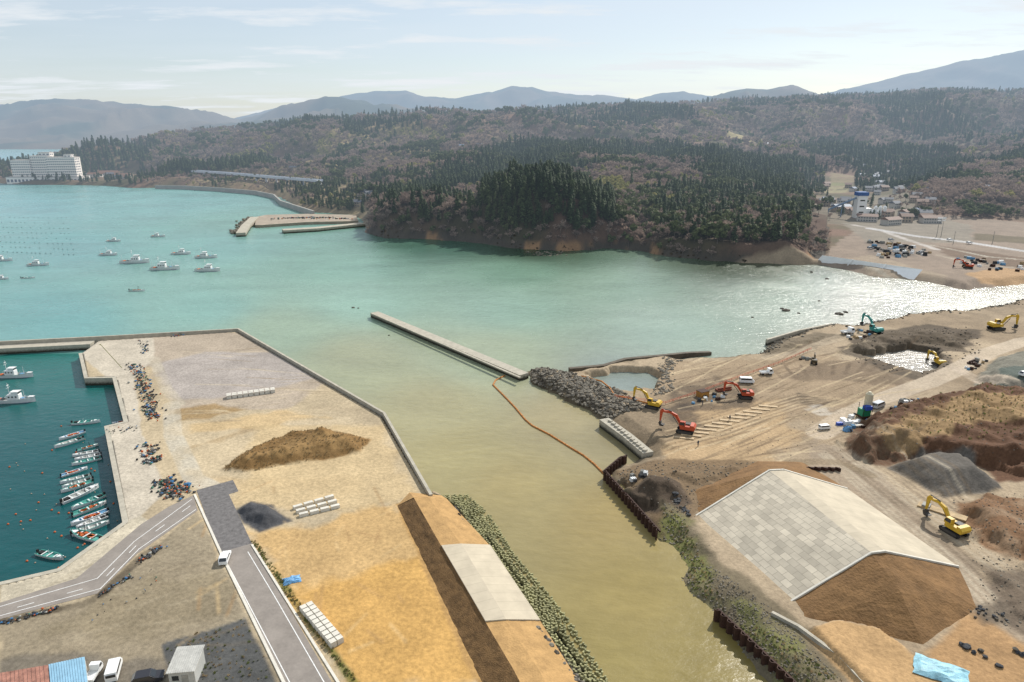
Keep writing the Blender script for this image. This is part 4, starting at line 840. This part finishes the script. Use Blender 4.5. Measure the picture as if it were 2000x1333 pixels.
# ---------------------------------------------------------------- vehicles
def wheels(mb,xs,w,r,m):
    for x in xs:
        for s in (-1,1): mb.cyl((x,s*w-.11*s,r),(x,s*w+.03*s,r),r,r,12,m)
def car(kind,paint):
    mb=MB()
    if kind=='van':
        prof=[(-2.2,.35),(2.2,.35),(2.3,.9),(2.0,1.15),(1.45,1.85),(-2.1,1.9),(-2.25,1.2)]; mb.prism(prof,-.85,.85,0)
        for s in (-1,1): mb.prism([(-2.0,1.2),(1.55,1.2),(1.2,1.72),(-1.95,1.74)],s*.856-.006,s*.856+.006,1)
        mb.add([(2.02,-.75,1.18),(2.02,.75,1.18),(1.52,.68,1.8),(1.52,-.68,1.8)],[(0,1,2,3)],1); wheels(mb,(-1.35,1.4),.78,.33,2); mb.box((-2.26,0,1.4),(.02,1.4,.5),1)
    elif kind=='car':
        prof=[(-2.1,.3),(2.1,.3),(2.15,.75),(1.1,.95),(.45,1.45),(-1.5,1.48),(-2.1,.95)]; mb.prism(prof,-.82,.82,0)
        for s in (-1,1): mb.prism([(-1.75,.98),(.9,.98),(.38,1.38),(-1.45,1.4)],s*.826-.006,s*.826+.006,1)
        mb.add([(1.13,-.72,.98),(1.13,.72,.98),(.52,.65,1.43),(.52,-.65,1.43)],[(0,1,2,3)],1); mb.add([(-2.08,.7,1.0),(-2.08,-.7,1.0),(-1.56,-.65,1.46),(-1.56,.65,1.46)],[(0,1,2,3)],1); wheels(mb,(-1.3,1.3),.75,.32,2)
        for s in (-1,1): mb.box((2.15,s*.6,.65),(.04,.3,.15),3); mb.box((.75,s*.92,1.0),(.15,.18,.12),0)
    else:
        mb.prism([(.5,.4),(1.7,.4),(1.75,.95),(1.35,1.75),(.5,1.8)],-.72,.72,0)
        for s in (-1,1): mb.prism([(.65,1.1),(1.52,1.1),(1.28,1.6),(.65,1.62)],s*.726-.006,s*.726+.006,1)
        mb.add([(1.7,-.62,1.1),(1.7,.62,1.1),(1.42,.58,1.68),(1.42,-.58,1.68)],[(0,1,2,3)],1)
        mb.box((-.65,0,.62),(2.2,1.4,.1),0); 
        for s in (-1,1): mb.box((-.65,s*.7,.82),(2.2,.05,.32),0)
        mb.box((-1.74,0,.82),(.05,1.4,.32),0); mb.box((0,0,.45),(3.2,.8,.18),2); wheels(mb,(-1.15,1.15),.66,.28,2)
    return mb.mesh(kind,[paint,glass,black,white])
silver=mat('silver_paint',C(190,194,198),.3,.05,spec=.5); darkp=mat('black_car_paint',(.03,.03,.035),.25,.05,spec=.5)
put(car('car',white),'parked_car',440,1094,2.54,1.75,.92); put(car('van',white),'parked_van',224,1316,2.5,1.9,.92); put(car('truck',white),'small_truck',184,1322,2.5,1.7,.95); put(car('car',darkp),'parked_car',290,1330,2.5,.3)
put(car('van',white),'parked_van',1458,748,2.2,-.1); put(car('truck',white),'small_truck',1496,732,2.2,.1,1.2); put(car('van',silver),'parked_van',1715,796,2.2,.6); put(car('van',white),'parked_van',1610,839,2.2,.2,.7)
put(car('truck',white),'small_truck',1655,652,2.2,.3,1.5); put(car('car',white),'parked_car',2000,752,2.3,.1)
for u,v in ((1893,476),(1855,470),(1740,470),(1760,482),(1800,495),(1700,486)): put(car('car',white if u%2 else silver),'parked_car',u,v,4,.2)
def excavator(paint,boom=0.):
    mb=MB()
    st=[(-2.1,.45),(-1.8,.08),(1.8,.08),(2.1,.45),(2.0,.8),(1.6,.95),(-1.6,.95),(-2.0,.8)]
    for s in (-1,1): mb.prism(st,s*1.15-.3,s*1.15+.3,1); mb.prism([(x*.8,z*.7+.15) for x,z in st],s*1.15-.32,s*1.15+.32,3)
    mb.box((0,0,.75),(1.8,1.8,.4),3); mb.cyl((0,0,.9),(0,0,1.15),.7,.7,12,3)
    mb.box((-.5,0,1.6),(3.4,2.5,.85),0); mb.prism([(-2.2,1.2),(-1.2,1.2),(-1.2,2.45),(-2.0,2.4),(-2.45,1.9)],-1.24,1.24,0); mb.box((-.5,-.5,2.15),(1.4,1.2,.3),3)
    mb.prism([(.0,1.9),(1.45,1.9),(1.5,2.4),(1.2,3.1),(.0,3.1)],.3,1.2,0)
    mb.prism([(.15,2.25),(1.36,2.25),(1.38,2.45),(1.15,2.98),(.15,2.98)],1.2,1.215,2); mb.prism([(.15,2.25),(1.36,2.25),(1.38,2.45),(1.15,2.98),(.15,2.98)],.285,.3,2); mb.add([(1.49,.38,2.3),(1.49,1.12,2.3),(1.22,1.12,3.02),(1.22,.38,3.02)],[(0,1,2,3)],2)
    R=Matrix.Translation((1.2,-.15,1.7))@Matrix.Rotation(-boom,4,'Y')
    mb.prism([(0,-.2),(1.8,1.6),(3.2,2.1),(5.3,1.7),(5.35,1.95),(3.3,2.65),(1.5,2.3),(-.2,.3)],-.22,.22,0,R)
    R2=R@Matrix.Translation((5.2,0,1.85))@Matrix.Rotation(boom*.9,4,'Y')
    mb.prism([(-.6,.55),(.0,.75),(.45,.1),(.35,-2.6),(.05,-2.65),(-.3,-.1)],-.17,.17,0,R2)
    mb.cyl(R@Vector((2.9,0,2.7)),R2@Vector((-.1,0,.85)),.11,.11,6,3); mb.cyl(R@Vector((.6,-.3,-.2)),R@Vector((2.6,-.3,1.7)),.1,.1,6,3)
    mb.prism([(.3,-2.5),(.55,-3.0),(.2,-3.7),(-.6,-3.75),(-.95,-3.3),(-.5,-3.35),(-.1,-3.1),(-.1,-2.5)],-.5,.5,3,R2)
    return mb.mesh('excavator',[paint,black,glass,mat('dark_steel',(.06,.055,.05),.6,.2)])
yel=mat('yellow_machine_paint',C(226,184,60),.5,.2); orp=mat('orange_machine_paint',C(204,88,54),.5,.2); tep=mat('teal_machine_paint',C(70,160,150),.5,.2)
for u,v,p,a,bm_,s in ((1275,797,yel,2.6,.25,1.0),(1338,845,orp,2.75,.2,1.1),(1455,778,orp,3.0,.15,1.0),(1862,1042,yel,1.9,.1,1.05),(1708,652,tep,1.9,.3,1.2),(1945,645,yel,.1,.1,1.3),(1835,704,yel,1.6,-.1,1.),(1590,710,mat('dark_machine',C(96,84,60),.6,.2),1.2,-.1,.7),(1890,528,orp,2.5,0,1.1)):
    put(excavator(p,bm_),'excavator',u,v,2.15,a,s)
mb=MB(); blu=mat('blue_paint',C(50,90,190),.5,.15); grn=mat('green_paint',C(30,140,100),.5,.15); crm=mat('cream_paint',C(228,216,184),.5,.1)
mb.box((0,0,.6),(3.2,2.4,.4),4); mb.box((-.3,0,1.7),(2.4,2.0,1.8),1); mb.box((.0,-.6,3.0),(1.8,1.4,1.0),0); mb.cyl((1.0,.6,1.6),(1.0,.6,6.2),.95,.95,14,2); mb.cyl((1.0,.6,6.2),(1.0,.6,6.8),.95,.3,14,2); mb.cyl((1.0,.6,.2),(1.0,.6,1.6),.3,.95,14,2)
for x in (-1.2,1.2):
    for y in (-1,1): mb.cyl((x,y,0),(x,y,4),.07,.07,5,4)
put(mb.mesh('plant',[blu,grn,crm,white,rust]),'soil_mixing_plant',1688,815,2.2,.2,1.1)
def boxes(name,lst,mats,u,v,z,ang):
    mb=MB()
    for c,d,m in lst: mb.box(c,d,m)
    return put(mb.mesh(name,mats),name,u,v,z,ang)
boxes('generator_set',[((0,0,.7),(2,1.1,1.2),0),((2.4,.3,.5),(1.2,1,.9),0),((-2.3,.2,.45),(1.6,.9,.8),1),((0,2,.6),(1.3,1.3,1.1),0),((0,0,1.35),(.5,.4,.12),2),((2.4,-1.5,.3),(2.2,.8,.5),3)],[white,blu,black,concl],1655,830,2.2,.15)
boxes('steel_tank',[((0,0,.9),(3,2.4,1.8),0),((0,0,1.85),(3.2,2.6,.1),1),((1.6,0,.9),(.1,2,1.6),2)],[mat('tan_paint',C(196,140,70),.7,.25),rust,black],1372,774,2.2,.45)
boxes('steel_beam_stack',[((0,0,.35),(5,.5,.5),0),((0,.7,.35),(5,.5,.5),0),((0,1.4,.35),(4.6,.5,.5),0),((.3,.4,.85),(4.8,.5,.45),0)],[mat('red_lead',C(136,76,56),.8,.3)],1415,764,2.2,.35)
boxes('steel_beam_stack',[((0,0,.35),(4,.6,.5),0),((0,.8,.35),(4,.6,.5),0),((.3,.4,.85),(3.8,.5,.45),0)],[rust],1900,710,2.2,.6)
boxes('steel_skip',[((0,-.9,.6),(4,.1,1.2),0),((0,.9,.6),(4,.1,1.2),0),((-2,0,.6),(.1,1.8,1.2),0),((2,0,.6),(.1,1.8,1.2),0),((0,0,.1),(4,1.8,.1),0)],[gearmats[3]],1765,790,2.2,.7)
boxes('work_platform',[((0,0,.2),(9,2.2,.3),0),((-3,0,.55),(1.5,1.8,.4),1)],[mats_small[5],gearmats[3]],1840,1000,2.3,-.75)
mb=MB()
for k in range(12):
    c=Vector(G(1335+k*15,856-k*5.6,2.25)); mb.box((c.x,c.y,hz(c.x,c.y)+.14),(5.2,1.0,.16),0,Matrix.Translation((c.x,c.y,0))@Matrix.Rotation(-.25,4,'Z')@Matrix.Translation((-c.x,-c.y,0)))
mb.obj('steel_road_plates',[mat('timber_mat',C(214,188,150),.8,.2,wpos=True)])
# ---------------------------------------------------------------- foreground buildings
shed=link(bpy.data.objects.new('prefab_shed',None)); shed.location=G3(368,1318,2.5); shed.rotation_euler[2]=.12
mb=MB(); mb.box((0,0,1.3),(3.6,4.4,2.6),0)
for i in range(14): mb.box((-1.7+i*.26,-2.215,1.3),(.06,.03,2.5),0)
o=mb.obj('walls',[mat('shed_wall',C(206,206,200),.6,.1)]); o.parent=shed
mb=MB(); mb.add([(-2,-2.5,2.62),(2,-2.5,2.62),(2,2.5,2.95),(-2,2.5,2.95),(-2,-2.5,2.72),(2,-2.5,2.72),(2,2.5,3.05),(-2,2.5,3.05)],[(4,5,6,7),(0,1,5,4),(1,2,6,5),(2,3,7,6),(3,0,4,7)])
for i in range(13): mb.box((-1.9+i*.316,0,2.9),(.06,4.9,.06),0,Matrix.Translation((0,0,2.885))@Matrix.Rotation(.066,4,'X')@Matrix.Translation((0,0,-2.885)))
o=mb.obj('roof',[mat('shed_roof',C(210,208,200,.7),.5,.18)]); o.parent=shed
mb=MB(); mb.box((.4,-2.235,1.0),(.85,.04,1.9),0); mb.box((-.9,-2.235,1.5),(.9,.04,.8),1); o=mb.obj('door',[gearmats[3],glass]); o.parent=shed
def lowroof(name,px,z,m):
    P=GP(px,z); mb=MB(); mb.slab(P,2.4,z-.15,1); mb.slab(P,z-.14,z,0)
    a,b=Vector(P[0]),Vector(P[1]); d=Vector(P[3])
    for i in range(1,14):
        p=a.lerp(b,i/14); q=d.lerp(Vector(P[2]),i/14); mb.cyl((p.x,p.y,z+.02),(q.x,q.y,z+.02),.05,.05,4,0)
    return mb.obj(name,[m,mat('shed_wall',C(200,200,195))])
lowroof('blue_roof_shed',[(95,1298),(165,1283),(172,1340),(100,1352)],4.6,mat('blue_sheet_roof',C(160,204,228),.45,.12)); lowroof('red_roof_shed',[(-20,1318),(94,1299),(99,1353),(-20,1370)],4.5,mat('red_sheet_roof',C(180,130,112),.6,.35,.9))
# ---------------------------------------------------------------- hotel
hw=mat('hotel_wall',C(240,230,218,.95),.7,.06,.1,haze=True); hg=mat('hotel_window',C(110,118,132,.6),.3,.2,.2,haze=True); hr=mat('hotel_roof',C(210,200,190),.8,.1,.1,haze=True)
hot=link(bpy.data.objects.new('hotel_building',None)); bx,by=G(80,357,2); hot.location=(bx,by+14,3); hot.rotation_euler[2]=.12
W=MB();Wi=MB();Ro=MB()
def block(x0,x1,y0,y1,h,fl,bays,z0=0):
    W.box(((x0+x1)/2,(y0+y1)/2,(z0+h)/2),(x1-x0,y1-y0,h-z0)); Ro.box(((x0+x1)/2,(y0+y1)/2,h+.4),(x1-x0+.6,y1-y0+.6,.8)); fh=(h-z0-1)/fl; bw=(x1-x0)/bays
    for f in range(fl):
        for b in range(bays): Wi.box((x0+(b+.5)*bw,y0-.02,z0+.5+fh*(f+.55)),(bw*.6,.3,fh*.42))
        W.box(((x0+x1)/2,y0-.6,z0+.5+fh*f+.1),(x1-x0,1.2,.3))
    for f in range(fl):
        for b in range(max(2,int((y1-y0)/5))): Wi.box((x1+.02,y0+(b+.5)*5,z0+.5+fh*(f+.55)),(.3,2.6,fh*.45))
block(-46,-20,0,16,30,8,9); block(-20,6,4,20,36,10,9); block(6,46,-4,14,34,9,14); block(-8,8,6,18,41,1,3,36); block(30,40,0,10,38,1,2,34); block(-52,52,-8,22,6,1,20,-4)
for nm,b,m in (('walls',W,hw),('windows',Wi,hg),('roof',Ro,hr)): o=b.obj(nm,[m]); o.parent=hot
# houses
roofs=[mat('roof_grey',C(112,114,120),.7,.2,haze=True),mat('roof_brown',C(136,104,86),.7,.2,haze=True),mat('roof_blue',C(100,118,142),.6,.2,haze=True)]; walls_=[mat('house_wall',C(216,208,196),.8,.1,haze=True),mat('house_wall_tan',C(190,170,146),.8,.1,haze=True)]; hwin=mat('house_window',C(70,76,84),.3,.1,haze=True)
def house(k):
    mb=MB(); w,d,h=(9,7,5.2) if k<4 else (18,9,5.5); mb.box((0,0,h/2),(w,d,h),0); mb.prism([(-d/2-.7,h-.1),(d/2+.7,h-.1),(0,h+2.2)],-w/2-.6,w/2+.6,1,Matrix.Rotation(math.pi/2,4,'Z'))
    for x in np.arange(-w/2+1.5,w/2-1,2.4):
        for z in (1.5,4.0): mb.box((x,-d/2-.02,z),(1.4,.06,1.1),2)
    return mb.mesh('house',[walls_[k%2],roofs[k%3],hwin])
HS=[house(k) for k in range(6)]
def ph(u,y,k=None,s=1.,a=None):
    x=(u-1000)/1396*y; z=hz(x,float(y))
    if z<1: return
    o=link(bpy.data.objects.new('house',HS[random.randrange(4) if k is None else k])); o.location=(x,y,z-.3); o.rotation_euler[2]=random.uniform(-.6,.6) if a is None else a; o.scale=(s,s,s)
for u,y in [(150,1140),(165,1150),(182,1140),(200,1120),(215,1110),(232,1105),(192,1170),(480,1150),(520,1120),(565,1060),(625,1010),(935,1150),(950,1180),(970,1160),(985,1200),(1075,1250),(900,1200),(1380,700),(1395,720),(700,700),(715,690),(690,680),(1500,1300),(1560,1250),(870,1080),(820,1050)]: ph(u,y)
ph(196,1135,4,1.6,.1); ph(170,1100,4,1.1,0); ph(225,1120,4,1.2,.2)
for k in range(52):
    u=random.uniform(1625,1880); y=random.uniform(600,900)-(u-1630)*.22; ph(u,y,None,random.uniform(.7,1.05))
for k in range(14): ph(random.uniform(1686,1750),random.uniform(800,1150),None,.95)
for k in range(8): ph(random.uniform(1780,1960),random.uniform(620,760),None,.9)
for u,y in ((1720,580),(1800,600),(1850,570),(1770,560),(1665,640)): ph(u,y,4+u%2,.85)
bp=link(bpy.data.objects.new('concrete_batching_plant',None)); x=(1702-1000)/1396*600; bp.location=(x,600,5)
mb=MB(); mb.box((0,0,9.5),(8,7,19),0); mb.box((0,0,20.5),(9,8,3),1); mb.box((7.5,2,4),(6,7,8),0)
for z in (5,10,15): mb.box((0,-3.55,z),(4,.1,1),2)
o=mb.obj('tower',[white,mat('plant_blue',C(90,124,180)),glass]); o.parent=bp
mb=MB(); mb.cyl((-4,0,17),(-30,8,3),.9,.9,6,0); mb.cyl((-14,3,0),(-14,3,11),.4,.4,6,0); mb.cyl((-24,6,0),(-24,6,6),.4,.4,6,0); o=mb.obj('conveyor',[mat('conveyor_blue',C(150,172,196),.6,.1)]); o.parent=bp
mb=MB()
for k in range(3): mb.cyl((14+k*4,0,2),(14+k*4,0,9),1.6,1.6,12,0); mb.cyl((14+k*4,0,9),(14+k*4,0,10.2),1.6,.4,12,0)
o=mb.obj('silos',[white]); o.parent=bp
# viaduct, coast wall, small harbour
def viaduct(px,z,w):
    L=resample(GP(px,z),30); mb=MB(); wall_mb(mb,L,w,z-1.6,z); wall_mb(mb,L,.4,z,z+1,0,w/2-.2); wall_mb(mb,L,.4,z,z+1,0,-w/2+.2)
    for p in L: mb.box((p.x,p.y,(z-1.6)/2),(2.2,2.2,z-1.7),0)
    return mb.obj('viaduct',[mat('viaduct_concrete',C(206,208,212,.85),.8,.1,.1,haze=True)])
viaduct([(378,334),(440,338),(500,343),(560,348),(625,353)],18,10)
wallh=mat('far_concrete',C(176,170,160),.85,.15,.1,haze=True,wpos=True)
wall('coast_seawall',[(303,362),(360,363),(430,367),(500,373),(535,380),(548,392),(580,402),(612,412)],2.,-1,5.0,wallh)
mb=MB(); mb.slab(GP([(500,424),(520,420),(600,418),(695,420),(700,432),(600,434),(510,440),(498,440)],2.2),-1,2.2); mb.obj('harbour_pier',[mat('pier_concrete',C(178,164,146),.85,.2,.2,wpos=True)])
wall('harbour_pier',[(552,449),(620,445),(708,436)],9,-1,2.6,conc); wall('harbour_breakwater',[(470,455),(480,440),(497,424)],7,-1,3,conc)
x1,y1=line_pts([(462,459),(470,448),(488,428)],0,220,3.); scatter('breakwater_rocks',np.stack([x1,y1,rng.uniform(0,1.5,len(x1))],1),RK,rng.uniform(1.5,3.2,len(x1)))
X,Y=line_pts([(530,428),(600,426),(680,428)],2.2,120,3.); scatter('fishing_gear_pile',np.stack([X,Y,np.full(120,2.5)],1),gear,rng.uniform(1.,2.4,120))
X,Y=in_poly_pts([(1690,470),(1780,480),(1840,500),(1720,505)],3.5,70); scatter('building_materials',np.stack([X,Y,height(X,Y)],1),CR,rng.uniform(1.2,3.,len(X)))
X,Y=in_poly_pts([(1860,500),(2000,515),(2000,530),(1880,525)],3.5,40); scatter('building_materials',np.stack([X,Y,height(X,Y)],1),CR,rng.uniform(1.,2.4,len(X)))
mb=MB(); P=[G3(1592,514,.3),G3(1785,547,.3),G3(1802,527,5.5),G3(1606,499,5.5)]; mb.add(P,[(0,1,2,3)])
for t in (.33,.66): a=P[0].lerp(P[1],t)+Vector((0,0,.15)); b=P[3].lerp(P[2],t)+Vector((0,0,.15)); mb.cyl(a,b,.35,.35,4,0)
mb.obj('slope_seawall',[mat('white_slope',(.84,.84,.82),.7,.06,.2,wpos=True)])
def pole(u,y,h,n=1):
    X=(u-1000)/1396*y; mb=MB(); mb.cyl((0,0,0),(0,0,h),.2,.1,6,0)
    if n>1: mb.box((0,0,h),(3,.3,1.2),1); mb.box((0,0,h-1.6),(2.4,.3,.6),1)
    else: mb.box((0,0,h-.8),(1.6,.12,.12),0)
    o=mb.obj('floodlight_mast' if n>1 else 'utility_pole',[mat('pole_grey',C(150,150,148),.6,.1),white]); o.location=(X,y,3)
for u,y in ((1868,500),(1877,500)): pole(u,y,14,2)
for u,y in ((1905,470),(1985,470),(1755,640)): pole(u,y,9)
# ---------------------------------------------------------------- people
def person(u,v,z,ang,jk):
    me=bpy.data.meshes.new('person'); V=[(0,0,.95),(0,0,1.2),(0,0,1.42),(0,0,1.52),(0,0,1.62),(0,0,1.74),(.1,0,.9),(.14,.05,.5),(.15,.0,.08),(.16,.16,.04),(-.1,0,.9),(-.13,-.08,.5),(-.14,-.15,.08),(-.15,.0,.04),(.2,0,1.42),(.28,0,1.15),(.28,.12,.9),(-.2,0,1.42),(-.28,0,1.15),(-.28,.12,.9)]
    E=[(0,1),(1,2),(2,3),(3,4),(4,5),(0,6),(6,7),(7,8),(8,9),(0,10),(10,11),(11,12),(12,13),(2,14),(14,15),(15,16),(2,17),(17,18),(18,19)]
    me.from_pydata(V,E,[]); o=link(bpy.data.objects.new('worker',me)); o.modifiers.new('s','SKIN'); R=[.15,.15,.14,.06,.1,.09,.1,.07,.05,.05,.1,.07,.05,.05,.07,.05,.04,.07,.05,.04]
    for i,r in enumerate(R): me.skin_vertices[0].data[i].radius=(r,r*.85)
    me.skin_vertices[0].data[0].use_root=True; s=o.modifiers.new('b','SUBSURF'); s.levels=s.render_levels=1; me.materials.append(jk)
    x,y=G(u,v,z); o.location=(x,y,hz(x,y)); o.rotation_euler[2]=ang
wk=mat('work_clothes',C(60,70,90),.8,.1); person(1363,872,2.2,.4,wk); person(1372,792,2.2,1.2,wk); person(1425,822,2.2,2.,wk)

# ---------------------------------------------------------------- LIGHT, SKY, CAMERA
EL,AZ=math.radians(40),math.radians(36)
sd=bpy.data.lights.new('sun','SUN'); sd.energy=5.0; sd.angle=math.radians(.5); sd.color=(1,.96,.89); so=link(bpy.data.objects.new('sun',sd))
dv=Vector((math.sin(AZ)*math.cos(EL),math.cos(AZ)*math.cos(EL),math.sin(EL))); so.rotation_euler=dv.to_track_quat('Z','Y').to_euler()
w=bpy.data.worlds.new('World'); sc.world=w; w.use_nodes=True; nt=w.node_tree; nt.nodes.clear()
sk=N(nt,'ShaderNodeTexSky'); sk.sky_type='NISHITA'; sk.sun_disc=False; sk.sun_elevation=EL; sk.sun_rotation=AZ; sk.air_density=1.0; sk.dust_density=.7; sk.ozone_density=1.5
tc=N(nt,'ShaderNodeTexCoord'); sx=N(nt,'ShaderNodeSeparateXYZ'); nt.links.new(tc.outputs['Generated'],sx.inputs[0])
zz=mth(nt,'ADD',mth(nt,'MAXIMUM',sx.outputs[2],0.),.06); dvn=N(nt,'ShaderNodeVectorMath',operation='DIVIDE'); nt.links.new(tc.outputs['Generated'],dvn.inputs[0]); cm=N(nt,'ShaderNodeCombineXYZ')
for i in range(3): nt.links.new(zz,cm.inputs[i])
nt.links.new(cm.outputs[0],dvn.inputs[1]); mp=N(nt,'ShaderNodeMapping'); nt.links.new(dvn.outputs[0],mp.inputs[0]); mp.inputs['Scale'].default_value=(.5,.9,.0)
n1=noise(nt,.9,7,mp.outputs[0],.62); n2=noise(nt,.35,4,mp.outputs[0])
veil=mr(nt,n2,.35,.7,.42,.72); cl=mr(nt,n1,.52,.66,0,.5)
f=mth(nt,'MINIMUM',mth(nt,'ADD',veil,cl),.97)
c=mixc(nt,sk.outputs[0],(6.9,7.6,8.3),f)
c=mixc(nt,c,(8.1,8.2,8.2),mth(nt,'MULTIPLY',cl,1.2))
bg=N(nt,'ShaderNodeBackground'); nt.links.new(c,bg.inputs[0]); bg.inputs[1].default_value=.11; wo=N(nt,'ShaderNodeOutputWorld'); nt.links.new(bg.outputs[0],wo.inputs[0])
cd=bpy.data.cameras.new('camera'); cd.lens=24; cd.sensor_width=36; cd.clip_start=.5; cd.clip_end=60000; co_=link(bpy.data.objects.new('camera',cd)); co_.location=(0,0,H0); co_.rotation_euler=(math.pi/2-PITCH,0,0); sc.camera=co_
sc.view_settings.view_transform='Standard'; sc.view_settings.look='None'; sc.view_settings.exposure=0
